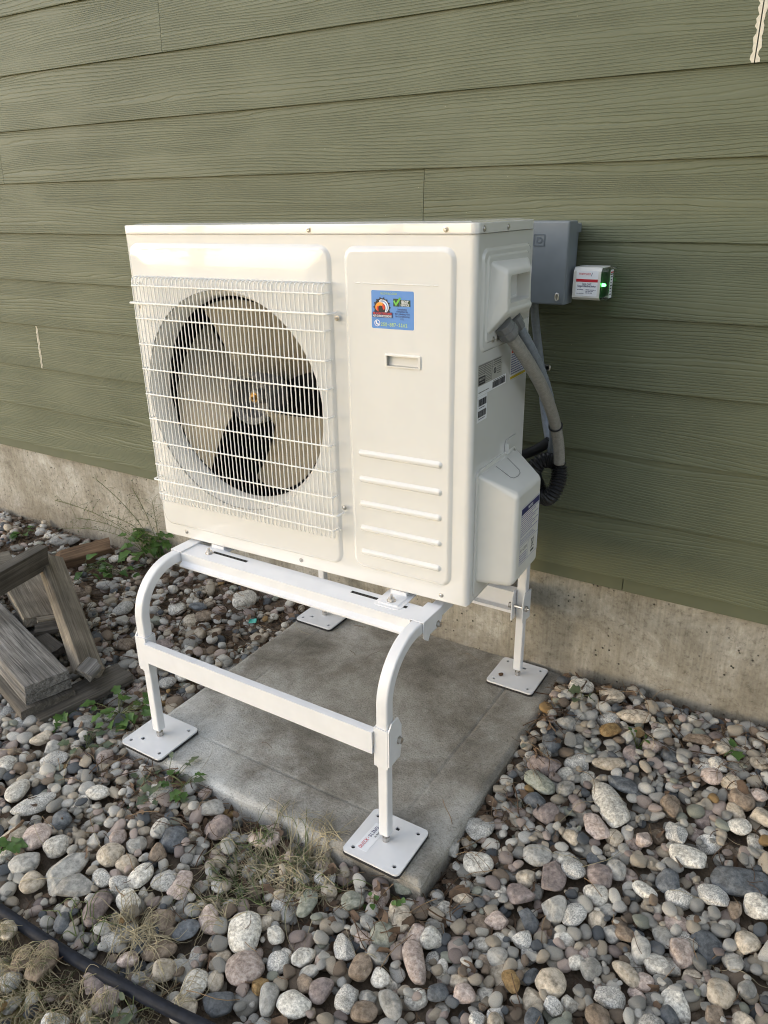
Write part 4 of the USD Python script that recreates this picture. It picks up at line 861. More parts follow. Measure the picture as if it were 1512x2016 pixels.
sp = thing('surge_protector', 'small white surge protector with a glowing green light beside the grey disconnect box', 'surge protector', (0.07, 0.5, 1.17))
def spput(name, m, mt, parent=None, **kw): return put(name, move(m, (-0.07, -0.5, -1.17)), mt, parent=parent or sp, **kw)
ax0, ax1, az0, az1, ayf = 0.0375, 0.1035, 1.1345, 1.2095, 0.4625
octs = sg.Polygon([(ayf, az0 + .006), (ayf + .007, az0), (0.536, az0), (0.541, az0 + .006), (0.541, az1 - .006), (0.536, az1), (ayf + .009, az1), (ayf, az1 - .009)])
v_, f_ = extrude(octs.buffer(-.0008).buffer(.0008, quad_segs=3), ax1 - ax0)
shell = spput('housing', (np.stack([v_[:, 2] + ax0, v_[:, 0], v_[:, 1]], 1), f_), 'white_plastic', smooth=30)
v_, f_ = extrude(octs.buffer(-.001), 0.0155)
spput('clear_cover', (np.stack([v_[:, 2] + ax1 + .0004, v_[:, 0], v_[:, 1]], 1), f_), 'clear_plastic', smooth=False)
spput('label_strip', box(ax1 + .0166, ax1 + .0168, 0.484, 0.507, 1.139, 1.204, 0), 'paper_white', smooth=False)
spput('strip_print', cat(box(ax1 + .0169, ax1 + .0171, 0.4845, 0.5065, 1.1925, 1.1950, 0), *[box(ax1 + .0169, ax1 + .0171, 0.488, 0.503 - .003 * (k % 3), 1.187 - k * .0068, 1.1892 - k * .0068, 0) for k in range(7)]), 'ink_black', smooth=False)
spput('strip_band', box(ax1 + .0169, ax1 + .0171, 0.4845, 0.5065, 1.1965, 1.1995, 0), 'ink_red', smooth=False)
spput('light', cat(lathe([(0.0038, 0), (0.0036, .005), (0.0024, .0072), (0, .008)], 12, 'x')) if False else move(lathe([(0.0042, 0), (0.0040, .006), (0.0026, .0092), (0, .0105)], 12, 'x'), (ax1 + .001, 0.474, 1.1700)), 'green_led', smooth=True)
spput('circuit_board', box(ax1 + .0006, ax1 + .0016, 0.468, 0.534, 1.140, 1.204, 0), 'ink_dark_green', smooth=False)
spput('threaded_nipple', cat(lathe([(0.008, -.016), (0.008, .002)], 14, 'x'), lathe([(0, -.006), (0.0125, -.006), (0.0125, .001), (0, .001)], 6, 'x'))[0:2] if False else move(cat(lathe([(0.008, -.014), (0.008, .002)], 14, 'x'), lathe([(0, -.007), (0.0125, -.007), (0.0125, -.0005), (0, -.0005)], 6, 'x')), (ax0, 0.505, 1.164)), 'steel', smooth=30)
lb = spput('front_label', on_plane(flat(rrect(0.0450, 0.0975, 1.1440, 1.2020, .0035)), FRONT, (0, ayf - .0001, 0)), 'paper_white', smooth=False)
def slp(name, m, mt, lift=.0005): return spput(name, on_plane(m, FRONT, (0, ayf - lift, 0)), mt, parent=lb, smooth=False)
slp('maker_word', label_text('mersen', 0.0062, 0.0652, 1.1945, 0.0285), 'ink_red')
slp('tick', flat(sg.LineString([(0.0815, 1.1905), (0.0828, 1.1975)]).buffer(.0006)), 'ink_navy')
slp('red_band', flat(sg.box(0.0450, 1.1765, 0.0975, 1.1830)), 'ink_red')
slp('name_line', label_text('Surge-Trap®', 0.0042, 0.0712, 1.1715, 0.022), 'ink_navy')
slp('device_line', label_text('Surge Protective Device', 0.0042, 0.0713, 1.1665, 0.044, True), 'ink_navy')
slp('small_print', bars(scribble(0.049, 0.066, 1.1585, .0013, 1) + scribble(0.070, 0.094, 1.1585, .0012, 2) + scribble(0.070, 0.088, 1.1550, .0012, 3) + scribble(0.070, 0.088, 1.1515, .0012, 4) + scribble(0.048, 0.067, 1.1500, .0008, 5)), 'ink_navy')

def corrugated(path, r, pitch, amp, n, k=12):
    p = spline(path, n)
    L = np.concatenate([[0], np.cumsum(np.linalg.norm(np.diff(p, axis=0), axis=1))])
    return sweep(p, circle(1.0, k), scale=r + amp * np.sin(L / pitch * 2 * math.pi))
# main conduit: from under the grip moulding, out and down to the wall
c1 = [at(990, 640, y=0.055), at(1018, 680, y=0.098), at(1045, 722, y=0.160), at(1066, 760, y=0.225), at(1083, 802, y=0.295), at(1096, 850, y=0.37), at(1100, 880, y=0.395), at(1101, 912, y=0.41)]
cd = thing('grey_conduit', 'thick smooth grey flexible conduit curving from the grip moulding down beside the heat pump', 'conduit', c1[2])
put('hose', move(corrugated(c1, 0.0140, 0.006, 0.00045, 240, 14), -c1[2]), 'grey_conduit', parent=cd, smooth=True)
d_ = c1[1] - c1[0]; d_ /= np.linalg.norm(d_)
con = np.array([c1[0] - d_ * .006, c1[0] + d_ * .010, c1[0] + d_ * .0101, c1[0] + d_ * .026, c1[0] + d_ * .0261, c1[0] + d_ * .034])
fit = sweep(con, circle(1.0, 10), scale=[.021, .021, .0225, .0225, .0185, .0185])
put('fitting', move(fit, -c1[2]), 'connector_grey', parent=cd, smooth=30)
ct = spline(c1, 40)[30]; tt = spline(c1, 40)[31] - ct; tt /= np.linalg.norm(tt)
c2 = [at(1012, 628, y=0.108), at(1035, 668, y=0.145), at(1058, 715, y=0.205), at(1076, 765, y=0.275), at(1087, 815, y=0.350), at(1090, 860, y=0.42), at(1082, 905, y=0.45)]
cm = thing('ribbed_conduit', 'thin ribbed blue-grey conduit running behind the smooth grey conduit', 'conduit', c2[2])
put('hose', move(corrugated(c2, 0.0112, 0.0065, 0.0010, 190, 10), -c2[2]), 'metal_conduit', parent=cm, smooth=True)
d2 = c2[1] - c2[0]; d2 /= np.linalg.norm(d2)
put('fitting', move(sweep([c2[0] - d2 * .006, c2[0] + d2 * .012, c2[0] + d2 * .0121, c2[0] + d2 * .024], circle(1.0, 10), scale=[.0165, .0165, .0145, .0145]), -c2[2]), 'connector_grey', parent=cm, smooth=30)
put('cable_tie', move(cat(tube([ct + (0.0160 * math.cos(t)) * np.cross(tt, [0, 0, 1]) / np.linalg.norm(np.cross(tt, [0, 0, 1])) + 0.0160 * math.sin(t) * np.cross(tt, np.cross(tt, [0, 0, 1])) / np.linalg.norm(np.cross(tt, [0, 0, 1])) for t in np.linspace(0, 2 * math.pi, 25)], .0022, 6, hint=tuple(tt))), -ct) if False else
    tube([ct + (0.0160 * math.cos(t)) * np.cross(tt, [0, 0, 1]) / np.linalg.norm(np.cross(tt, [0, 0, 1])) + 0.0160 * math.sin(t) * np.cross(tt, np.cross(tt, [0, 0, 1])) / np.linalg.norm(np.cross(tt, [0, 0, 1])) for t in np.linspace(0, 2 * math.pi, 25)], .0022, 6, hint=tuple(tt)),
    'black_plastic', smooth=True, label='black cable tie around the smooth grey conduit', category='cable tie')
c3 = [at(1052, 596, y=0.515), at(1056, 650, y=0.53), at(1064, 720, y=0.54), at(1070, 790, y=0.53), at(1078, 850, y=0.49), at(1086, 890, y=0.45)]
put('wall_conduit', tube(spline(c3, 30), 0.0105, 12), 'metal_conduit', smooth=True, label='straight blue-grey conduit dropping down the siding from the disconnect box', category='conduit')
c4 = [at(1000, 897, y=0.43), at(1040, 892, y=0.44), at(1065, 880, y=0.45), at(1082, 868, y=0.455)]
put('insulated_pipe', tube(spline(c4, 20), 0.0135, 12), 'black_rubber', smooth=True, label='dark insulated pipe stub reaching from behind the heat pump to the conduits', category='pipe')
cc = at(1075, 938, y=0.43)
loop = [cc + np.array([0.034 * math.cos(t), 0.016 * math.sin(2 * t), 0.052 * math.sin(t) - .006]) for t in np.linspace(math.radians(150), math.radians(-235), 12)]
put('black_corrugated_hose', corrugated(loop, 0.0195, 0.0075, 0.0026, 300, 12), 'black_plastic', smooth=True, label='black corrugated hose looped below the conduits behind the pipe cover', category='hose')
cl = at(1078, 724, y=YW - .006)
put('pipe_clip', cat(move(lathe([(0.0085, 0), (.0085, .004), (.005, .006), (0, .006)], 12, '-y'), cl + [0, .0045, 0]), move(box(-.02, .006, -.0015, .004, -.008, .008, .001), cl)), 'steel', smooth=30, label='small metal pipe clip screwed to the siding below the surge protector', category='pipe clip')

# ------------------------------------------------------------------ scrap lumber
def board(name, A, B, w, t, roll, m, label, seed=0, rag=0.008, warp=0.010):
    A, B = np.asarray(A, float), np.asarray(B, float)
    L = np.linalg.norm(B - A); x = (B - A) / L
    y = np.cross([0, 0, 1], x); y /= np.linalg.norm(y); zz = np.cross(x, y)
    y, zz = math.cos(roll) * y + math.sin(roll) * zz, -math.sin(roll) * y + math.cos(roll) * zz
    n = max(6, int(L / .03)); pr = rsquare(w, t, .0035, 2); k = len(pr)
    more = []
    for i in range(k):      # a few extra points along the wide faces
        a, b = pr[i], pr[(i + 1) % k]; d = np.linalg.norm(b - a); q = max(1, int(d / .02))
        more += [a + (b - a) * s / q for s in range(q)]
    pr = np.array(more); k = len(pr)
    xs = np.linspace(-L / 2, L / 2, n)
    v = np.stack([np.repeat(xs[:, None], k, 1), np.repeat(pr[None, :, 0], n, 0), np.repeat(pr[None, :, 1], n, 0)], -1)
    e = (np.abs(v[..., 0]) > L / 2 - 1e-6)
    nz = meshkit.fbm(np.stack([v[..., 1] * 45 + seed * 7.1, v[..., 2] * 70, np.sign(v[..., 0]) * 3], -1), 3, seed)
    v[..., 0] -= e * np.sign(v[..., 0]) * nz * rag * 2
    off = meshkit.fbm(np.stack([v[..., 0] * 5, v[..., 1] * 30 + seed, v[..., 2] * 30], -1), 3, seed + 1) - .5
    v[..., 1] *= 1 + 0.05 * off * 2; v[..., 2] += warp * off
    v = v.reshape(-1, 3); i, j = np.meshgrid(np.arange(n - 1), np.arange(k), indexing='ij'); j2 = (j + 1) % k
    q = np.stack([i * k + j, (i + 1) * k + j, (i + 1) * k + j2, i * k + j2], -1).reshape(-1, 4)
    v = np.vstack([v, [[v[:k, 0].mean(), 0, 0], [v[-k:, 0].mean(), 0, 0]]]); a = np.arange(k); b = (a + 1) % k; n0 = n * k
    f = np.vstack([q[:, [0, 1, 2]], q[:, [0, 2, 3]], np.stack([np.full(k, n0), a, b], 1), np.stack([np.full(k, n0 + 1), a + (n - 1) * k, b + (n - 1) * k][::-1] if False else [np.full(k, n0 + 1), b + (n - 1) * k, a + (n - 1) * k], 1)])
    path = put(name, (v, f), m, smooth=35, label=label, category='board')
    T = np.eye(4); T[:3, 0], T[:3, 1], T[:3, 2], T[:3, 3] = x, y, zz, (A + B) / 2
    UsdGeom.Mesh.Get(stage, path).AddTransformOp().Set(Gf.Matrix4d(*T.T.ravel().tolist()))
    return path
zt1 = 0.085
a_, b_, c_ = at(135, 1318, z=zt1), at(45, 1351, z=zt1), at(0, 1184, z=zt1)
dx_ = (c_ - a_) / np.linalg.norm(c_ - a_); nrm = np.array([-dx_[1], dx_[0], 0])
wd_ = abs((b_ - a_) @ nrm); nrm *= np.sign((b_ - a_) @ nrm)
mid0 = a_ + nrm * wd_ / 2
for k, (dz, dw, sh, m_, lab) in enumerate(((0, 0, 0, 'wood_grey', 'weathered grey knotty board lying on top of the lumber stack'), (-.034, .004, -.004, 'wood_grey', 'weathered grey board second from the top of the lumber stack'),
                                       (-.066, .03, .012, 'wood_dark', 'dark wet board lowest in the lumber stack under the grey boards'))):
    A = mid0 + np.array([0, 0, dz - .016]) - dx_ * (sh + .004) + nrm * dw * .4; B = A + dx_ * 1.5
    board('lumber_board', A, B, wd_ + dw, 0.031, 0.02 * k, m_, lab, seed=k + 1, rag=.003)
board('lumber_board', at(60, 1415, z=-0.02), at(252, 1322, z=-0.01), 0.10, 0.03, 0.0, 'wood_dark', 'dark board poking out from under the right side of the lumber stack', seed=5)
board('lumber_board', at(96, 1098, z=0.16), at(178, 1326, z=0.035), 0.088, 0.04, -0.62, 'wood_tan', 'grey-tan leaning board with a broken lower end beside the white stand leg', seed=6, rag=.012)
board('lumber_board', at(-60, 1178, z=0.20), at(88, 1093, z=0.21), 0.042, 0.088, 0.12, 'wood_dark', 'brown board propped across the top of the lumber pile', seed=7, rag=.004)
board('lumber_board', at(40, 1130, z=0.06), at(95, 1222, z=0.065), 0.150, 0.034, -0.15, 'wood_tan', 'short tan board with a split end in the middle of the lumber pile', seed=8, rag=.010)
board('wood_offcut', at(70, 1222, z=0.088), at(127, 1212, z=0.085), 0.016, 0.014, 0.2, 'wood_tan', 'small split tan strip on the end of the short tan board', seed=9, rag=.006)
board('wood_offcut', at(58, 1243, z=0.05), at(124, 1232, z=0.045), 0.05, 0.022, 0.1, 'wood_dark', 'dark crumbling chunk under the split tan strip in the lumber pile', seed=21, rag=.016, warp=.012)
board('wood_offcut', at(20, 1215, z=0.03), at(118, 1290, z=0.02), 0.06, 0.03, 0.2, 'wood_dark', 'dark board half hidden between the lumber stack and the leaning board', seed=22, rag=.012)
board('wood_offcut', at(160, 1335, z=0.055), at(192, 1300, z=0.075), 0.05, 0.035, 0.5, 'wood_grey', 'grey splintered block at the lower end of the leaning board', seed=10, rag=.012)
board('rotten_log', at(108, 1108, z=-0.01), at(226, 1076, z=0.0), 0.075, 0.055, 0.3, 'wood_brown', 'brown crumbling split log lying beside the foundation behind the lumber', seed=11, rag=.02, warp=.02)
board('lumber_board', at(-60, 1120, z=0.0), at(28, 1098, z=0.005), 0.12, 0.028, 0.0, 'wood_tan', 'flat pale board at the far left behind the lumber pile', seed=12)

# ------------------------------------------------------------------ hose
hp = [at(u, v, z=-0.036) for u, v in ((-160, 1690), (-60, 1752), (0, 1792), (75, 1842), (150, 1889), (235, 1936), (330, 1986), (400, 2020), (520, 2085))]
hs = put('black_hose', tube(spline(hp, 90), 0.0120, 14), 'hose_plastic', smooth=True, label='black irrigation hose along the edge of the gravel bed', category='hose')

# ------------------------------------------------------------------ stones
CELL = 0.004
HX0, HX1, HY0, HY1 = -3.2, 1.6, -1.25, YF
hnx, hny = int((HX1 - HX0) / CELL), int((HY1 - HY0) / CELL)
cxs, cys = HX0 + (np.arange(hnx) + .5) * CELL, HY0 + (np.arange(hny) + .5) * CELL
CX2, CY2 = np.meshgrid(cxs, cys, indexing='ij')
HM = top_of_bed(CX2, CY2) - 0.031
HM[CY2 < -0.86] = -0.062
PADM = (CX2 > sx0 - .002) & (CX2 < sx1 + .008) & (CY2 > sy0 - .002)
HM[PADM] = 0.0

def _ico(n):
    m = trimesh.creation.icosphere(subdivisions=n); return np.array(m.vertices), np.array(m.faces)
ICO = {2: _ico(2), 3: _ico(3)}
def stone_shape(seed, a, b, c, blocky=None, lod=3, angular=False):
    r = np.random.default_rng(seed)
    v, f = ICO[lod]
    p = 2.0 + (r.random() * 0.9 if blocky is None else blocky)
    d = v / (np.abs(v) ** p).sum(1, keepdims=True) ** (1 / p)
    n = meshkit.fbm(d * 0.9 + r.random(3) * 40, 2, seed % 97) - .5
    d = d * (1 + 0.42 * n[:, None])
    for _ in range(r.integers(2, 5) if not angular else 9):          # worn flats
        u = r.normal(size=3); u /= np.linalg.norm(u); lim = r.uniform(0.72, 0.92) if not angular else r.uniform(0.62, 0.86)
        s = d @ u; over = np.maximum(s - lim, 0); d = d - u * (over * (0.75 if not angular else 0.92))[:, None]
    d[:, 0] *= 1 + r.uniform(-.22, .22) * d[:, 1]; d[:, 1] *= 1 + r.uniform(-.2, .2) * d[:, 0]
    d += 0.025 * (meshkit.fbm(d * 4.5 + r.random(3) * 9, 2, 3)[:, None] - .5) * v
    d -= (d.max(0) + d.min(0)) / 2
    d /= np.abs(d).max(0)
    return d * [a, b, c], f

placed = []     # x, y, z, a, b, c, yaw, tiltx, tilty, tone, seed, explicit label, angular
def stamp(x, y, a, b, c, yaw, commit=False, sink=0.30, zforce=None):
    R = max(a, b)
    i0, i1 = int((x - R - HX0) / CELL), int((x + R - HX0) / CELL) + 1
    j0, j1 = int((y - R - HY0) / CELL), int((y + R - HY0) / CELL) + 1
    if i0 < 0 or j0 < 0 or i1 >= hnx or j1 >= hny: return None
    X, Y = CX2[i0:i1, j0:j1] - x, CY2[i0:i1, j0:j1] - y
    cs, sn = math.cos(yaw), math.sin(yaw)
    q = ((X * cs + Y * sn) / a) ** 2 + ((-X * sn + Y * cs) / b) ** 2
    inn = q < 0.92
    if not inn.any(): return None
    if (PADM[i0:i1, j0:j1] & inn).any(): return None
    hh = c * np.sqrt(np.maximum(1 - q, 0))
    sub = HM[i0:i1, j0:j1]
    z = np.max((sub + hh)[inn]) if zforce is None else zforce
    z = np.percentile((sub + hh)[inn], 82) - sink * c * 0.6 if zforce is None else z
    if commit: HM[i0:i1, j0:j1] = np.where(inn, np.maximum(sub, z + hh), sub)
    return z

BIG = [  # u, v, long px, short px, angle (deg, image), tone, label or None, angular
    (1200, 1591, 100, 56, -58, 'pale', 'long pale boulder with ochre specks, largest stone right of the pad', 0), (1458, 1742, 116, 62, -12, 'slate', 'large blue-grey veined rock at the right edge of the gravel', 1),
    (1314, 1744, 52, 46, 80, 'slate', 'smooth round dark grey stone left of the blue-grey veined rock', 0), (1085, 1943, 64, 54, 25, 'beige', None, 0), (1351, 1696, 70, 44, -20, 'pale', None, 0),
    (1071, 1511, 66, 46, -10, 'mauve', 'flat purplish stone close to the right edge of the pad', 1), (1248, 1417, 68, 32, -3, 'beige', 'long tan stone lying crosswise near the right foundation', 0), (1200, 1442, 46, 30, 8, 'ochre', 'golden ochre stone below the long tan stone', 0),
    (1200, 1376, 52, 36, -30, 'beige', None, 0), (1142, 1357, 50, 36, 10, 'pale', 'pale pitted stone against the foundation beside the rear foot plate', 0), (1199, 1511, 66, 26, 0, 'beige', None, 0), (1060, 1548, 62, 42, -35, 'greenish', None, 0),
    (1225, 1552, 64, 36, -25, 'slate', None, 1), (1170, 1637, 58, 46, -60, 'pink', None, 1), (1456, 1634, 50, 34, 15, 'pale', None, 0), (1089, 1737, 66, 50, 75, 'mauve', None, 1), (1128, 1719, 50, 40, -30, 'speckled', None, 0),
    (1181, 1735, 50, 46, 0, 'mauve', None, 0), (1128, 1811, 52, 44, 50, 'speckled', None, 0), (1403, 1772, 60, 42, -15, 'speckled', None, 0), (1025, 1772, 56, 44, 0, 'mauve', None, 1), (1490, 1793, 54, 50, 0, 'pale', None, 0),
    (1199, 1976, 62, 44, -10, 'speckled', None, 1), (1232, 1925, 54, 34, -45, 'beige', None, 0), (1161, 1916, 44, 40, 20, 'grey', None, 0), (1417, 1967, 54, 48, -20, 'beige', None, 0), (1330, 1648, 52, 42, 85, 'speckled', None, 1),
    (1458, 1580, 52, 44, -20, 'brown', None, 0), (1371, 1461, 56, 28, -6, 'brown', 'flat angular brown slab stone near the right foundation', 1), (1057, 1694, 58, 46, -10, 'grey', None, 0), (1401, 1534, 44, 36, 10, 'pink', None, 0),
    (483, 1844, 80, 66, 80, 'pale', 'largest round pale boulder below the dry grass', 0), (483, 1916, 76, 62, 20, 'pink', 'pinkish speckled boulder just below the largest round pale boulder', 0), (579, 1989, 70, 50, -10, 'pale', None, 0), (683, 1977, 50, 44, 60, 'speckled', None, 0),
    (754, 1849, 52, 50, 0, 'greenish', 'round greenish-tan stone in front of the front right foot plate', 0), (816, 1905, 84, 42, -78, 'pink', 'tall pear-shaped pinkish stone in front of the pad', 0), (788, 1815, 62, 46, -75, 'beige', None, 0), (748, 1775, 46, 42, 40, 'pink', None, 1),
    (523, 1658, 68, 46, 15, 'pink', 'broad pink stone at the front edge of the pad', 0), (941, 1709, 60, 48, 0, 'pale', None, 0), (945, 1640, 64, 44, 5, 'speckled', 'blue-grey speckled stone just right of the front right foot plate', 1), (890, 1675, 46, 28, 85, 'grey', None, 0), (797, 1753, 44, 36, -30, 'greenish', None, 1),
    (632, 1958, 50, 40, 50, 'mauve', None, 0), (530, 1978, 60, 38, 80, 'grey', None, 0), (717, 2004, 54, 40, 10, 'brown', None, 0), (770, 1989, 60, 40, -60, 'grey', None, 0), (712, 1916, 52, 44, 60, 'brown', None, 0), (606, 1789, 58, 36, 65, 'greenish', None, 0),
    (694, 1784, 46, 36, 10, 'greenish', None, 0), (675, 1876, 52, 42, -60, 'speckled', None, 1), (912, 1967, 46, 38, 15, 'pink', None, 0), (861, 1964, 44, 32, 10, 'slate', None, 0),
    (129, 1721, 92, 62, 45, 'grey', 'large angular light grey rock with sharp corners left of the dry grass', 1), (69, 1594, 86, 38, 20, 'speckled', 'long white speckled stone near the left edge below the lumber', 0), (217, 1690, 54, 46, -20, 'beige', None, 0), (192, 1797, 70, 48, 60, 'mauve', 'smooth dark mauve stone above the hose', 0),
    (314, 1880, 72, 42, 5, 'brown', 'wide brown stone just above the black hose', 0), (324, 1746, 52, 40, 10, 'speckled', None, 0), (357, 1752, 58, 44, 65, 'pink', 'reddish-pink granite stone left of the round pale boulder', 1), (281, 1733, 56, 40, 50, 'pale', None, 0), (109, 1503, 54, 38, 0, 'speckled', None, 1), (149, 1754, 72, 48, 15, 'grey', None, 1),
    (51, 1708, 58, 44, 20, 'grey', None, 0), (66, 1747, 48, 44, 0, 'beige', None, 0), (91, 1901, 76, 52, 60, 'brown', 'tall brownish stone below the hose at lower left', 0), (50, 1898, 50, 38, 50, 'brown', None, 0), (217, 1972, 66, 54, 40, 'pink', 'speckled pinkish boulder below the hose', 0), (188, 1944, 52, 48, -10, 'mauve', 'dark red angular stone below the hose', 1),
    (385, 1951, 58, 50, 60, 'pale', None, 0), (362, 1998, 56, 52, 0, 'beige', None, 0), (430, 1989, 64, 46, -5, 'slate', None, 0), (36, 1565, 58, 40, 55, 'pale', None, 0), (84, 1461, 44, 30, 30, 'beige', None, 0), (418, 1599, 52, 32, 5, 'grey', None, 0), (195, 1569, 48, 32, 5, 'pale', None, 0),
    (288, 1857, 62, 46, 50, 'slate', None, 1), (367, 1840, 56, 40, 20, 'slate', 'black angular stone above the hose near the round pale boulder', 1), (13, 1843, 46, 38, 0, 'beige', None, 0), (112, 1675, 52, 44, 10, 'pale', None, 0), (73, 1658, 56, 52, 0, 'pink', None, 0), (30, 1655, 52, 44, 10, 'beige', None, 0),
    (131, 1068, 58, 30, 5, 'grey', 'pale grey boulder by the left foundation behind the lumber', 0), (158, 1172, 46, 40, 10, 'brown', 'big brown stone behind the leaning board', 0), (481, 1187, 50, 48, 0, 'pale', 'round pale speckled boulder behind the stand under the top rail', 0), (391, 1202, 38, 22, -5, 'slate', 'blue-black oval stone left of the round pale speckled boulder', 0), (402, 1220, 36, 28, 10, 'brown', None, 0),
    (320, 1279, 48, 32, 5, 'mauve', None, 0), (243, 1204, 48, 30, 30, 'speckled', None, 0), (250, 1277, 38, 32, 5, 'brown', None, 0), (332, 1352, 34, 28, 15, 'speckled', None, 0), (360, 1338, 30, 26, 30, 'pale', None, 0), (270, 1228, 34, 24, -20, 'mauve', None, 0), (100, 1060, 26, 18, 5, 'pale', None, 0), (230, 1105, 30, 20, 5, 'pale', None, 0)]
for u, v, lp, sp_, ang, tone, lab, angu in BIG:
    z = float(top_of_bed(*at(u, v, z=-0.03)[:2])) - 0.012
    P = at(u, v, z=z); w_ = project(P)[2]
    el = math.asin(-(P - CAM)[2] / np.linalg.norm(P - CAM))
    # image direction of the long axis carried down to the ground
    Q = at(u + 10 * math.cos(math.radians(ang)), v - 10 * math.sin(math.radians(ang)), z=z); yaw = math.atan2(Q[1] - P[1], Q[0] - P[0])
    s = w_ / FPX / 2
    a = lp * s; b = sp_ * s
    c = b * (0.62 if not angu else 0.5)
    g_ = abs(math.sin(math.radians(ang)))
    if g_ > .5: a *= 1.12
    else: b *= 1.12
    z0_ = float(top_of_bed(P[0], P[1])) + 0.006 - 0.25 * c
    stamp(P[0], P[1], a, b, c, yaw, commit=True, zforce=z0_)
    placed.append([P[0], P[1], z0_, a, b, c, yaw, 0.0, 0.0, tone, len(placed) * 13 + 5, lab, angu, True])

TONES = ['pale', 'speckled', 'grey', 'beige', 'pink', 'slate', 'brown', 'ochre', 'mauve', 'greenish']
TW = np.array([.20, .135, .16, .20, .11, .075, .08, .012, .03, .025]); TW = TW / TW.sum()
def density(x, y):
    """How tightly the stones lie (1 = a closed carpet); thinner by the house on the left, in the grass and past the hose."""
    if y < -0.835: return 0.30 if x > -.45 else 0.12
    d = 1.0
    if x < -0.86 and y > -0.25: d = 0.38
    if x < -0.86 and y > 0.25: d = 0.20
    if x < -1.9: d *= 0.8
    gx_, gy_ = (x + 0.30) / 0.26, (y + 0.46) / 0.13
    if gx_ * gx_ + gy_ * gy_ < 1: d = 0.35
    if 0.064 < x < 0.13 and y > -0.3: d = 0.55
    if x > 0.1 and y > 0.46: d = 0.75
    return d
HOSE2 = np.array(hp)[:, :2]
def near_hose(x, y): return np.min(np.hypot(HOSEF[:, 0] - x, HOSEF[:, 1] - y))
HOSEF = spline(hp, 160)[:, :2]
def scatter(n, med, sig, lo, hi, tries, tol):
    for _ in range(n):
        a = float(np.clip(med * math.exp(sig * RNG.normal()), lo, hi)) / 2
        b = a * RNG.uniform(.62, .95); c = b * RNG.uniform(.55, .85); yaw = RNG.uniform(0, math.pi)
        best = None
        for _ in range(tries):
            x, y = RNG.uniform(-3.0, 1.35), RNG.uniform(-1.2, YF - b - .002)
            if RNG.random() > density(x, y): continue
            u, v, w = project((x, y, -.03))
            if w < .2 or not (-160 < u < 1700 and v < 2230): continue
            if near_hose(x, y) < b + .014: continue
            z = stamp(x, y, a, b, c, yaw)
            if z is None: continue
            s = z + 0.5 * c - float(top_of_bed(x, y) if y > -.85 else -0.045)
            if best is None or s < best[0]: best = (s, x, y, z)
        if best is None or best[0] > tol + 0.2 * c: continue
        _, x, y, z = best
        stamp(x, y, a, b, c, yaw, commit=True)
        placed.append([x, y, z, a, b, c, yaw, RNG.normal() * .22, RNG.normal() * .22, str(RNG.choice(TONES, p=TW)), int(RNG.integers(1 << 30)), None, int(RNG.random() < .22), False])
scatter(230, 0.055, 0.20, 0.044, 0.085, 7, 0.008)
scatter(2300, 0.041, 0.22, 0.028, 0.066, 8, 0.009)
scatter(2600, 0.031, 0.22, 0.02, 0.042, 7, 0.008)
scatter(3400, 0.020, 0.25, 0.011, 0.028, 6, 0.008)

def stone_pose(s):
    x, y, z, a, b, c, yaw, tx, ty = s[:9]
    T = np.eye(4); T[:3, :3] = rot([0, 0, 1], yaw) @ rot([1, 0, 0], tx) @ rot([0, 1, 0], ty); T[:3, 3] = (x, y, z); return T
def shown(s):
    u, v, w = project((s[0], s[1], s[2] + s[5] * .5))
    if w < .2 or not (4 < u < 1508 and v < 2012): return 0
    # under the pad, or buried by later stones
    i, j = int((s[0] - HX0) / CELL), int((s[1] - HY0) / CELL)
    if HM[i, j] > s[2] + s[5] + 0.006: return 0
    return math.sqrt(s[3] * s[4]) / w
order = sorted(range(len(placed)), key=lambda i: -(shown(placed[i]) + (1 if placed[i][13] else 0)))
single = [i for i in order if shown(placed[i]) > 0 or placed[i][13]][:300]
TONEWORD = {'pale': 'pale cream', 'speckled': 'white and grey speckled', 'grey': 'plain grey', 'beige': 'tan', 'pink': 'pinkish', 'slate': 'dark slate grey', 'brown': 'brown', 'ochre': 'golden ochre', 'mauve': 'dull purplish', 'greenish': 'greenish grey'}
def zone(x, y):
    if y < -0.83: return 'by the black hose at the lawn edge'
    if x > 0.06: return 'in the gravel bed right of the concrete pad'
    if y < -0.34: return 'in the gravel bed in front of the concrete pad'
    return 'among the litter left of the concrete pad'
import re as _re
LM = []
for q in placed:
    if q[11]:
        nm = _re.split(r',| (?:at|left|right|below|above|close|against|lying|just|in front|near|by|beside|behind|under|crosswise) ', q[11])[0].strip()
        LM.append((nm.replace('largest ', 'big '), project(q[:3])[:2]))
for nm, P3 in (('front right foot plate', (-.055, -.277, 0)), ('front left foot plate', (-.779, -.277, 0)), ('rear right foot plate', (-.046, .487, 0)), ('dry grass patch', at(560, 1722, z=-.04)), ('teal glass shard', at(497, 1216, z=-.01)), ('white concrete chip', at(622, 1664, z=-.03)),
               ('lower end of the leaning board', at(205, 1335, z=0)), ('lumber stack', at(60, 1420, z=0)), ('lower left corner of the photo', at(40, 1980, z=-.05)), ('lower right corner of the photo', at(1470, 1980, z=-.05)), ('right corner of the foundation', at(1480, 1440, z=.03))):
    LM.append((nm, project(P3)[:2]))
def sized(a): return 'fist-sized' if a > .040 else 'egg-sized' if a > .030 else 'walnut-sized' if a > .021 else 'small'
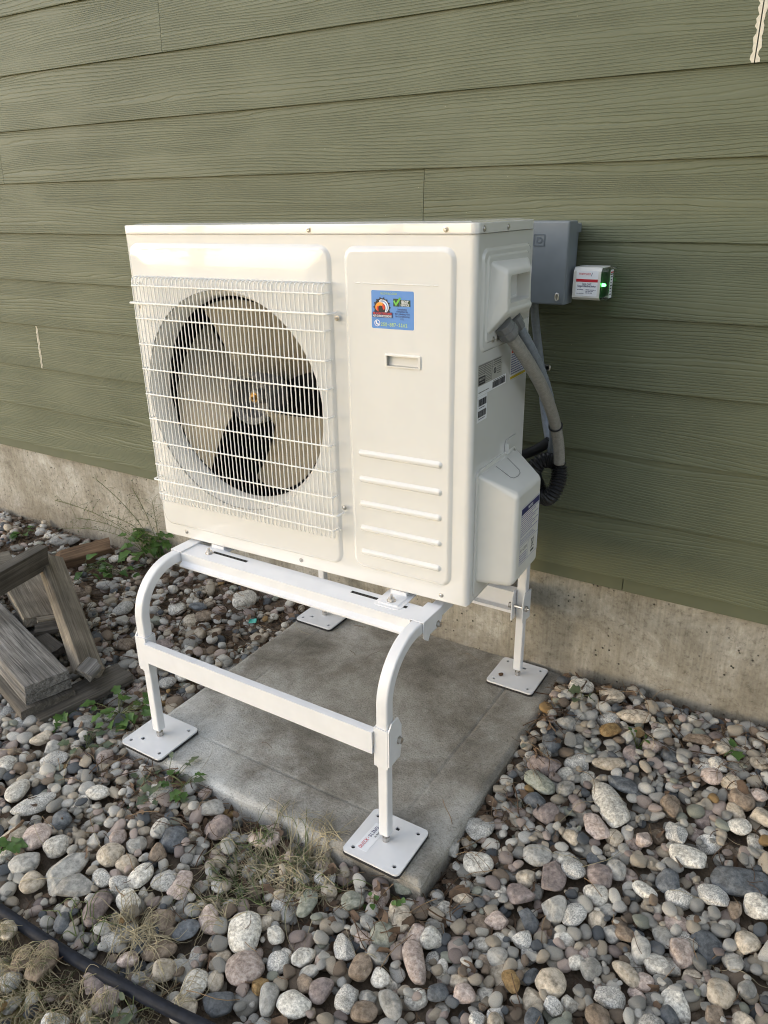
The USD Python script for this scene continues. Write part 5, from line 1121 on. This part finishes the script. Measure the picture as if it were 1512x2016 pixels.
def labels_for(q):
    u, v, _ = project(q[:3]); out = []
    for nm, (lu, lv) in sorted(LM, key=lambda t: (t[1][0] - u) ** 2 + (t[1][1] - v) ** 2)[:5]:
        du, dv = u - lu, v - lv
        if abs(du) + abs(dv) < 6: continue
        w_ = ('right of' if du > 0 else 'left of') if abs(du) > 1.6 * abs(dv) else ('below' if dv > 0 else 'above') if abs(dv) > 1.6 * abs(du) else ('below right of' if du > 0 else 'below left of') if dv > 0 else ('above right of' if du > 0 else 'above left of')
        near = 'just ' if math.hypot(du, dv) < 75 else ''
        out.append(f'{sized(q[3])} {TONEWORD[q[9]]} {"angular" if q[12] else "rounded"} stone {near}{w_} the {nm}')
    return [o for o in out if len(o.split()) <= 16]
TAKEN = {placed[i][11] for i in single if placed[i][11]}
for i in single:
    s = placed[i]
    m = stone_shape(s[10], s[3], s[4], s[5], lod=3, angular=bool(s[12]))
    lab, grp = s[11], 'river stones in the gravel bed'
    if lab is None:
        opts = labels_for(s); lab = next((o for o in opts if o not in TAKEN), opts[0]); TAKEN.add(lab)
    path = put('river_stone', m, 'stone_' + s[9], smooth=True, label=lab, category='stone', group=grp)
    UsdGeom.Mesh.Get(stage, path).AddTransformOp().Set(Gf.Matrix4d(*stone_pose(s).T.ravel().tolist()))
# the rest of the stones: one gravel object
grv = UsdGeom.PointInstancer.Define(stage, '/World/gravel')
data(grv.GetPrim(), 'small rounded river gravel filling the bed between the larger stones', 'gravel', kind='stuff')
protos, pidx = [], {}
for t in TONES:
    for k in range(4):
        r = np.random.default_rng(k * 31 + TONES.index(t) * 7)
        bb = r.uniform(.66, .95)
        mp = usdkit.mesh(stage, f'/World/gravel/pebble_{t}_{k:03d}', stone_shape(9000 + k * 17 + TONES.index(t) * 101, 1.0, 1.0, 1.0, lod=2, angular=(k >= 2)), MAT['stone_' + t], smooth=True)
        pidx[(t, k)] = len(protos); protos.append(mp.GetPath())
grv.CreatePrototypesRel().SetTargets(protos)
rest = sorted(set(range(len(placed))) - set(single))
def quat(Rm):
    q = trimesh.transformations.quaternion_from_matrix(Rm); return Gf.Quath(float(q[0]), float(q[1]), float(q[2]), float(q[3]))
grv.CreateProtoIndicesAttr(Vt.IntArray([pidx[(placed[i][9], i % 2 + 2 * int(placed[i][12]))] for i in rest]))
grv.CreatePositionsAttr(Vt.Vec3fArray([Gf.Vec3f(*map(float, placed[i][:3])) for i in rest]))
grv.CreateScalesAttr(Vt.Vec3fArray([Gf.Vec3f(*map(float, placed[i][3:6])) for i in rest]))
grv.CreateOrientationsAttr(Vt.QuathArray([quat(stone_pose(placed[i])) for i in rest]))
print('stones', len(placed), 'single', len(single))

# ------------------------------------------------------------------ litter, dry grass and weeds
def surf(x, y):
    i = np.clip(((np.asarray(x) - HX0) / CELL).astype(int), 0, hnx - 1); j = np.clip(((np.asarray(y) - HY0) / CELL).astype(int), 0, hny - 1)
    return HM[i, j]
def strip(L, w, bend, k=6, twist=0.0):
    """A thin bent needle or twig of square section."""
    t = np.linspace(-.5, .5, k); p = np.stack([t * L, bend * L * (1 - 4 * t * t), 0.02 * L * np.sin(t * 7)], 1)
    return sweep(p, circle(w, 4))
lit = UsdGeom.PointInstancer.Define(stage, '/World/needle_litter')
data(lit.GetPrim(), 'brown fallen needles and twigs lying between the stones', 'litter', kind='stuff')
lp_ = []
for k, (L, w, bd, m_) in enumerate(((.05, .0006, .08, 'needle_brown'), (.035, .0007, .2, 'needle_brown'), (.07, .0009, .05, 'needle_tan'), (.03, .0010, .1, 'needle_brown'), (.10, .0013, .06, 'needle_brown'), (.09, .0007, .25, 'needle_tan'))):
    lp_.append(usdkit.mesh(stage, f'/World/needle_litter/needle_{k:03d}', strip(L, w, bd), MAT[m_], smooth=True).GetPath())
r = np.random.default_rng(3)
for k in range(3):      # curled bits of bark and dead leaf
    a = np.linspace(0, 2 * math.pi, 8)[:-1]; rad = 0.009 * (1 + .5 * r.random(7))
    v = np.column_stack([rad * np.cos(a) * 1.5, rad * np.sin(a), .003 * np.cos(2 * a + k)]); v = np.vstack([[0, 0, -.002], v])
    f = np.array([[0, i + 1, (i + 1) % 7 + 1] for i in range(7)])
    lp_.append(usdkit.mesh(stage, f'/World/needle_litter/flake_{k:03d}', (v, f), MAT['leaf_litter'], smooth=True).GetPath())
lit.CreatePrototypesRel().SetTargets(lp_)
def litter_density(x, y):
    d = 0.10
    if x < -0.84 and y > -0.35: d = 0.6 if y < 0.2 else 1.0
    if 0.05 < x < 0.17 and y > -0.36: d = 0.9
    if x > 0.06 and y > 0.40: d = 0.8
    if -0.95 < x < 0.1 and -0.50 < y < -0.33: d = 0.8
    if x > 0.25 and y > 0.12 and ((x - .75) / .25) ** 2 + ((y - .35) / .1) ** 2 < 1: d = .8
    if y < -0.83: d = 0.3
    return d
pos, ori, idx, sca = [], [], [], []
for _ in range(90000):
    if len(pos) >= 7500: break
    x, y = r.uniform(-3.0, 1.3), r.uniform(-1.1, YF - .004)
    if PADM[int((x - HX0) / CELL), int((y - HY0) / CELL)] and r.random() > (0.14 if y > .46 else 0.010): continue
    if r.random() > litter_density(x, y): continue
    u, v, w = project((x, y, -.02))
    if w < .2 or not (-100 < u < 1620 and v < 2120): continue
    z = float(surf(x, y)); xx = np.clip(x + r.normal(size=6) * .02, -3.1, 1.5); yy = np.clip(y + r.normal(size=6) * .02, -1.2, YF - .003)
    zn = surf(xx, yy)
    if r.random() < .75 and z > zn.mean() + .002: 
        k = int(np.argmin(zn)); x, y, z = float(xx[k]), float(yy[k]), float(zn[k])
    pos.append(Gf.Vec3f(x, y, z + .0025 + .004 * r.random()))
    ori.append(quat(np.block([[rot([0, 0, 1], r.uniform(0, 6.28)) @ rot([0, 1, 0], r.normal() * .25) @ rot([1, 0, 0], r.uniform(0, 6.28)), np.zeros((3, 1))], [np.zeros((1, 3)), np.ones((1, 1))]])))
    idx.append(int(r.choice(len(lp_), p=[.24, .2, .12, .14, .06, .06, .06, .06, .06]))); s = float(r.uniform(.6, 1.25)); sca.append(Gf.Vec3f(s, s, s))
lit.CreateProtoIndicesAttr(Vt.IntArray(idx)); lit.CreatePositionsAttr(Vt.Vec3fArray(pos)); lit.CreateScalesAttr(Vt.Vec3fArray(sca)); lit.CreateOrientationsAttr(Vt.QuathArray(ori))

def curves(name, strands, m, width, **kw):
    strands = [q for q in strands if not any((np.abs(q[:, 0] - fx) < .078).any() and ((np.abs(q[:, 0] - fx) < .078) & (np.abs(q[:, 1] - fy) < .078)).any() for fx, fy in FEET.values())]
    c = UsdGeom.BasisCurves.Define(stage, numbered('/World/' + name))
    c.CreateTypeAttr('linear'); c.CreateWrapAttr('nonperiodic')
    c.CreateCurveVertexCountsAttr(Vt.IntArray([len(s) for s in strands]))
    c.CreatePointsAttr(Vt.Vec3fArray.FromNumpy(np.vstack(strands).astype(np.float32)))
    w = np.concatenate([width * np.linspace(1.0, .35, len(s)) for s in strands])
    c.CreateWidthsAttr(Vt.FloatArray.FromNumpy(w.astype(np.float32))); c.SetWidthsInterpolation('vertex')
    UsdShade.MaterialBindingAPI.Apply(c.GetPrim()).Bind(MAT[m]); data(c.GetPrim(), **kw)
def strand(x, y, L, ang, rise, curl, n=8, z0=None):
    pts = []; a = ang; px, py = x, y; z = (surf(x, y) if z0 is None else z0) - .004
    for i in range(n):
        t = i / (n - 1); hz = rise * math.sin(t * math.pi * .95)
        zs = float(surf(px, py)) if HX0 + .02 < px < HX1 - .02 and HY0 + .02 < py < HY1 - .02 else -.06
        pts.append((px, py, max(zs, z - .02) + .002 + hz)); px += math.cos(a) * L / (n - 1); py += math.sin(a) * L / (n - 1); a += curl / (n - 1)
        if py > YF - .004: py = YF - .004
    p = np.array(pts); p[:, 2] = np.convolve(np.pad(p[:, 2], 1, 'edge'), [.25, .5, .25], 'valid'); return p
def tuft(cx, cy, rx, ry, n, lo, hi, ang, spread, rise):
    out = []
    for _ in range(n):
        t, q = r.uniform(0, 6.28), math.sqrt(r.random())
        out.append(strand(cx + rx * q * math.cos(t), cy + ry * q * math.sin(t), r.uniform(lo, hi), ang + r.normal() * spread, abs(r.normal()) * rise, r.normal() * 1.3))
    return out
g1, g2 = at(560, 1722, z=-.04), at(660, 1700, z=-.04)
straw = tuft(g1[0], g1[1], .135, .055, 380, .05, .17, 2.6, .9, .006) + tuft(g2[0], g2[1], .07, .035, 110, .05, .13, 2.4, 1.2, .006) + tuft(*at(440, 1790, z=-.04)[:2], 0.06, .05, 70, .04, .12, 2.8, 1.0, .010)
straw += tuft(*at(265, 1850, z=-.05)[:2], 0.06, .03, 170, .03, .09, 2.0, 1.6, .008) + tuft(*at(300, 1960, z=-.05)[:2], 0.08, .04, 90, .03, .10, 2.0, 1.6, .010)
curves('dry_grass', straw[::2] + straw[1::4], 'grass_straw', .0021, label='patch of dry straw-coloured grass lying over stones at the front of the pad', category='grass', kind='stuff')
gr = tuft(g1[0] + .02, g1[1] + .02, .12, .04, 120, .06, .16, 2.7, .8, .008) + tuft(*at(470, 1760, z=-.04)[:2], .08, .04, 60, .06, .15, 3.0, .6, .02) + tuft(*at(800, 1620, z=0.0)[:2], .09, .02, 0, .05, .1, 0, 1, .01)
gr += tuft(*at(180, 1840, z=-.05)[:2], .09, .03, 30, .04, .09, 2.0, 1.5, .02)
curves('green_grass', gr[::2], 'grass_green', .0024, label='thin green grass blades combed through the dry patch', category='grass', kind='stuff')
wisps = []
for _ in range(190):
    x, y = r.uniform(-2.6, 1.1), r.uniform(-1.0, .5)
    if PADM[int((x - HX0) / CELL), int((y - HY0) / CELL)] or (x > .2 and r.random() < .6): continue
    wisps.append(strand(x, y, r.uniform(.05, .2), r.uniform(0, 6.28), abs(r.normal()) * .012, r.normal() * 1.0, 9))
curves('straw_wisps', wisps, 'grass_straw', .0014, label='single dry stalks strewn over the stones', category='grass', kind='stuff')
turf = []
for _ in range(9000):
    x, y = r.uniform(-1.15, .1), r.uniform(-1.22, -.835)
    u, v, w = project((x, y, -.06))
    if not (-200 < u < 700 and v < 2250) or r.random() < .05: continue
    if HOSEF[np.argmin(np.hypot(HOSEF[:, 0] - x, HOSEF[:, 1] - y)), 1] < y + .02: continue
    turf.append(strand(x, y, r.uniform(.015, .045), r.uniform(0, 6.28), abs(r.normal()) * .010 + .004, r.normal() * 1.6, 5))
curves('lawn_grass', turf, 'grass_straw', .0015, label='clipped dry lawn grass below the black hose', category='grass', kind='stuff')
curves('lawn_grass', [t + [.004, .003, 0] for t in turf[::4]], 'grass_green', .0010, label='green blades growing in the dry lawn below the hose', category='grass', kind='stuff')

def leaf_mesh(L, w, lobes, seed, fold=.25, droop=.25):
    q = np.random.default_rng(seed); n = 15
    t = np.linspace(0, 1, n)
    half = w * np.sin(np.pi * t ** .75) ** .8 * (1 + .28 * np.sin(t * math.pi * lobes * 2 + q.random()) * (lobes > 0))
    v, f = [], []
    for i in range(n):
        x = t[i] * L; z = -droop * L * t[i] ** 2
        v += [(x, -half[i], z + fold * half[i]), (x, 0, z), (x, half[i], z + fold * half[i])]
    for i in range(n - 1):
        b = i * 3
        f += [[b, b + 3, b + 4], [b, b + 4, b + 1], [b + 1, b + 4, b + 5], [b + 1, b + 5, b + 2]]
    return np.array(v), np.array(f)
def weed(name, label, base, n, spread, lo, hi, m, lobes=2, height=.05, seed=0, wide=.36):
    q = np.random.default_rng(seed); base = np.asarray(base, float)
    base[2] = float(surf(base[0], base[1])) - .003 if HX0 < base[0] < HX1 and HY0 < base[1] < HY1 else base[2]
    w = thing(name, label, 'weed', base); stems = []
    for i in range(n):
        a, d = q.uniform(0, 6.28), spread * math.sqrt(q.random()); L = q.uniform(lo, hi)
        tip = np.array([d * math.cos(a), d * math.sin(a), height * q.uniform(.35, 1.0)])
        if base[1] + tip[1] > YF - .03: tip[1] = YF - .03 - base[1]
        gz_ = float(surf(base[0] + tip[0], base[1] + tip[1])) - base[2]; tip[2] = max(tip[2], gz_ + .008)
        mid = tip * .5 + [0, 0, height * .25]
        stems.append(tube(spline([tip * 0, mid, tip], 7), .0009, 5))
        R_ = rot([0, 0, 1], a + q.normal() * .6) @ rot([0, 1, 0], q.uniform(-.5, .35)) @ rot([1, 0, 0], q.normal() * .35)
        put('leaf', xform(leaf_mesh(L, L * wide, lobes, seed * 50 + i), R_, tip), m, parent=w, smooth=True)
    put('stem', cat(*stems), 'stem_green', parent=w, smooth=True, kind='stuff')
    return w
weed('leafy_weed', 'leafy green weed under the left end of the heat pump by the foundation', at(283, 1092, z=0.0), 26, .085, .035, .065, 'leaf_green', 2, .10, 1)
weed('leafy_weed', 'tall green weed between the left stand leg and the foundation', at(345, 1075, z=0.0), 22, .09, .03, .06, 'leaf_green', 2, .11, 2)
weed('leafy_weed', 'small weed beside the brown split log', at(240, 1118, z=-.01), 12, .07, .03, .05, 'leaf_green', 1, .06, 3)
weed('leafy_weed', 'green weed cluster left of the front left foot plate', at(235, 1412, z=-.03), 24, .085, .022, .045, 'leaf_green', 2, .035, 4)
weed('leafy_weed', 'weed with a few leaves by the end of the lumber stack', at(120, 1418, z=-.03), 7, .04, .02, .04, 'leaf_green', 2, .03, 5)
weed('leafy_weed', 'low dusty-leaved weed by the front left corner of the pad', at(325, 1552, z=-.03), 20, .085, .018, .034, 'leaf_dull', 2, .018, 6)
weed('leafy_weed', 'sparse green weed at the left corner of the pad edge', at(365, 1560, z=-.03), 9, .05, .018, .034, 'leaf_green', 2, .02, 7)
weed('leafy_weed', 'dusty weed between lumber and the front left foot plate', at(170, 1475, z=-.03), 9, .06, .02, .04, 'leaf_dull', 2, .03, 8)
weed('leafy_weed', 'tiny weed beside the pale stones at far left', at(25, 1668, z=-.03), 7, .03, .018, .034, 'leaf_green', 1, .03, 9)
weed('leafy_weed', 'tiny bright weed by the far left foundation stones', at(45, 1050, z=-.03), 6, .06, .03, .05, 'leaf_green', 1, .04, 10)
weed('leafy_weed', 'small weed behind the leaning board', at(165, 1130, z=-.03), 12, .08, .03, .05, 'leaf_green', 1, .06, 11)
weed('sprout', 'little clover sprout between stones below the front foot plate', at(724, 1783, z=-.03), 5, .014, .009, .014, 'leaf_green', 0, .02, 12, .5)
weed('sprout', 'little sprout above the tan stone in front of the pad', at(778, 1778, z=-.03), 4, .014, .009, .014, 'leaf_green', 0, .02, 13, .5)
weed('leafy_weed', 'single green leaf among stones near the right foundation', at(1441, 1500, z=0.0), 3, .02, .022, .034, 'leaf_green', 2, .02, 14, .5)
weed('leafy_weed', 'dusty leaf beside the rear right corner of the pad', at(1143, 1393, z=0.0), 3, .02, .024, .036, 'leaf_dull', 2, .02, 15, .5)
weed('leafy_weed', 'feathery green sprig beside the golden ochre stone', at(1255, 1470, z=0.0), 12, .025, .010, .018, 'leaf_green', 0, .02, 16, .3)
weed('leafy_weed', 'low weed just below the black hose', at(262, 2000, z=-.05), 7, .035, .015, .026, 'leaf_dull', 0, .02, 17, .3)
# wispy dry-stemmed weed arching against the foundation
wb = at(318, 1100, z=-.01); wb[2] = -.02
wy = thing('wispy_weed', 'thin-stemmed straggly weed arching left across the foundation', 'weed', wb)
fl, st_ = [], []
for tips in ([(108, 985), .30], [(190, 945), .35], [(215, 1015), .40], [(150, 1020), .36], [(300, 990), .45], [(262, 965), .42], [(130, 1040), .33]):
    tp = at(*tips[0], y=tips[1]) - wb; mid = tp * .55 + [0, 0, .05]
    c = spline([[0, 0, 0], mid, tp], 18); st_.append(tube(c, .0011, 5))
    for k in range(6, 18):
        for s in range(2):
            d = r.normal(size=3) * .022 + [0, 0, .012]; st_.append(tube([c[k], c[k] + d * .5 + [0, 0, .004], c[k] + d], .0005, 4))
            fl.append(xform(leaf_mesh(.009, .0022, 0, k), rot([0, 0, 1], r.uniform(0, 6.28)) @ rot([0, 1, 0], r.uniform(-.7, .7)), c[k] + d))
put('stem', cat(*st_), 'stem_green', parent=wy, smooth=True, kind='stuff'); put('leaves', cat(*fl), 'leaf_dull', parent=wy, smooth=True, kind='stuff')
# odds and ends
p = at(497, 1216, z=-.01); p[2] = float(surf(p[0], p[1])) + .006
put('teal_glass_shard', move(xform(box(-.015, .015, -.009, .009, -.002, .003, .002), rot([1, 0, 0], .5) @ rot([0, 0, 1], .4)), p), 'glass_teal', smooth=False, label='teal glass shard among the stones behind the stand', category='glass shard')
p = at(622, 1664, z=-.03); p[2] = float(surf(p[0], p[1])) + .004
put('concrete_chip', move(xform(stone_shape(77, .030, .012, .008, angular=True), rot([0, 0, 1], 2.5)), p), 'raw_white', smooth=25, label='white chip of concrete lying at the front edge of the pad', category='chip')
p = at(1442 - 455, 1332, z=.012) if False else at(986, 1329, z=.0135)
put('acorn', move(xform(stone_shape(78, .0075, .0055, .005, lod=2), rot([0, 0, 1], .4)), p + [0, 0, .003]), 'needle_brown', smooth=True, label='small dark nut lying on the rear right foot plate', category='nut')
for k, (q0, q1, rr, lab) in enumerate((((1302, 1425), (1345, 1490), .0028, 'reddish-brown stick leaning on stones near the right foundation'), ((420, 1275), (490, 1172 + 70), .0034, 'straight brown stick lying on the stones behind the stand'), ((0, 1650), (45, 1612), .006, 'split brown stick at the far left among the pale stones'), ((110, 1590), (122, 1612), .0035, 'short orange-brown twig below the lumber'))):
    a_, b_ = at(*q0, z=-.0), at(*q1, z=-.0)
    a_[2], b_[2] = float(surf(a_[0], a_[1])) + rr + .004, float(surf(b_[0], b_[1])) + rr + .004
    pth = np.linspace(a_, b_, 9) + np.random.default_rng(k).normal(size=(9, 3)) * .0012
    put('stick', tube(pth, rr, 7, scale=np.linspace(1, .6, 9)), 'wood_brown', smooth=True, label=lab, category='stick')

# ------------------------------------------------------------------ trees of the yard that the glossy panels mirror
def tree(x, y, h, cr, seed, label, n=2600, base=None):
    q = np.random.default_rng(seed)
    t = thing('tree', label, 'tree', (x, y, -.1))
    tr = [tube([(0, 0, 0), (.05, .02, h * .3), (.0, .08, h * .62), (.05, .05, h * .9)], .16, 9, scale=[1, .8, .55, .2])]
    cl = [np.array([q.normal() * cr * .55, q.normal() * cr * .55, h * q.uniform(.22 if base is None else base, .98)]) for _ in range(26)]
    for c in cl[:14]: tr.append(tube([(0, 0, max(.4, c[2] * .6)), c * [.5, .5, .85], c], .045, 6, scale=[1, .6, .25]))
    put('trunk', cat(*tr), 'bark', parent=t, smooth=True)
    ctr = np.array([cl[i % len(cl)] for i in range(n)]) + q.normal(size=(n, 3)) * cr * .22
    s = q.uniform(.07, .16, n)[:, None]; u_ = q.normal(size=(n, 3)); u_ /= np.linalg.norm(u_, axis=1, keepdims=True); w_ = np.cross(u_, q.normal(size=(n, 3))); w_ /= np.linalg.norm(w_, axis=1, keepdims=True)
    v = np.stack([ctr - u_ * s, ctr + w_ * s * .5, ctr + u_ * s, ctr - w_ * s * .5], 1).reshape(-1, 3)
    put('crown', (v, np.arange(4 * n).reshape(-1, 4)), 'leaf_tree', parent=t, smooth=False)
tree(-9.0, -9.5, 6.5, 1.5, 1, 'broad leafy tree across the yard, left of the others')
tree(-5.6, -10.5, 7.5, 1.5, 2, 'tall leafy tree across the yard in the middle')
tree(2.6, -5.0, 6.5, 1.7, 3, 'dense leafy tree at the right side of the yard', 4200, .06)
tree(5.0, -2.6, 6.5, 1.7, 4, 'dense leafy tree beyond the right end of the bed', 4200, .06)
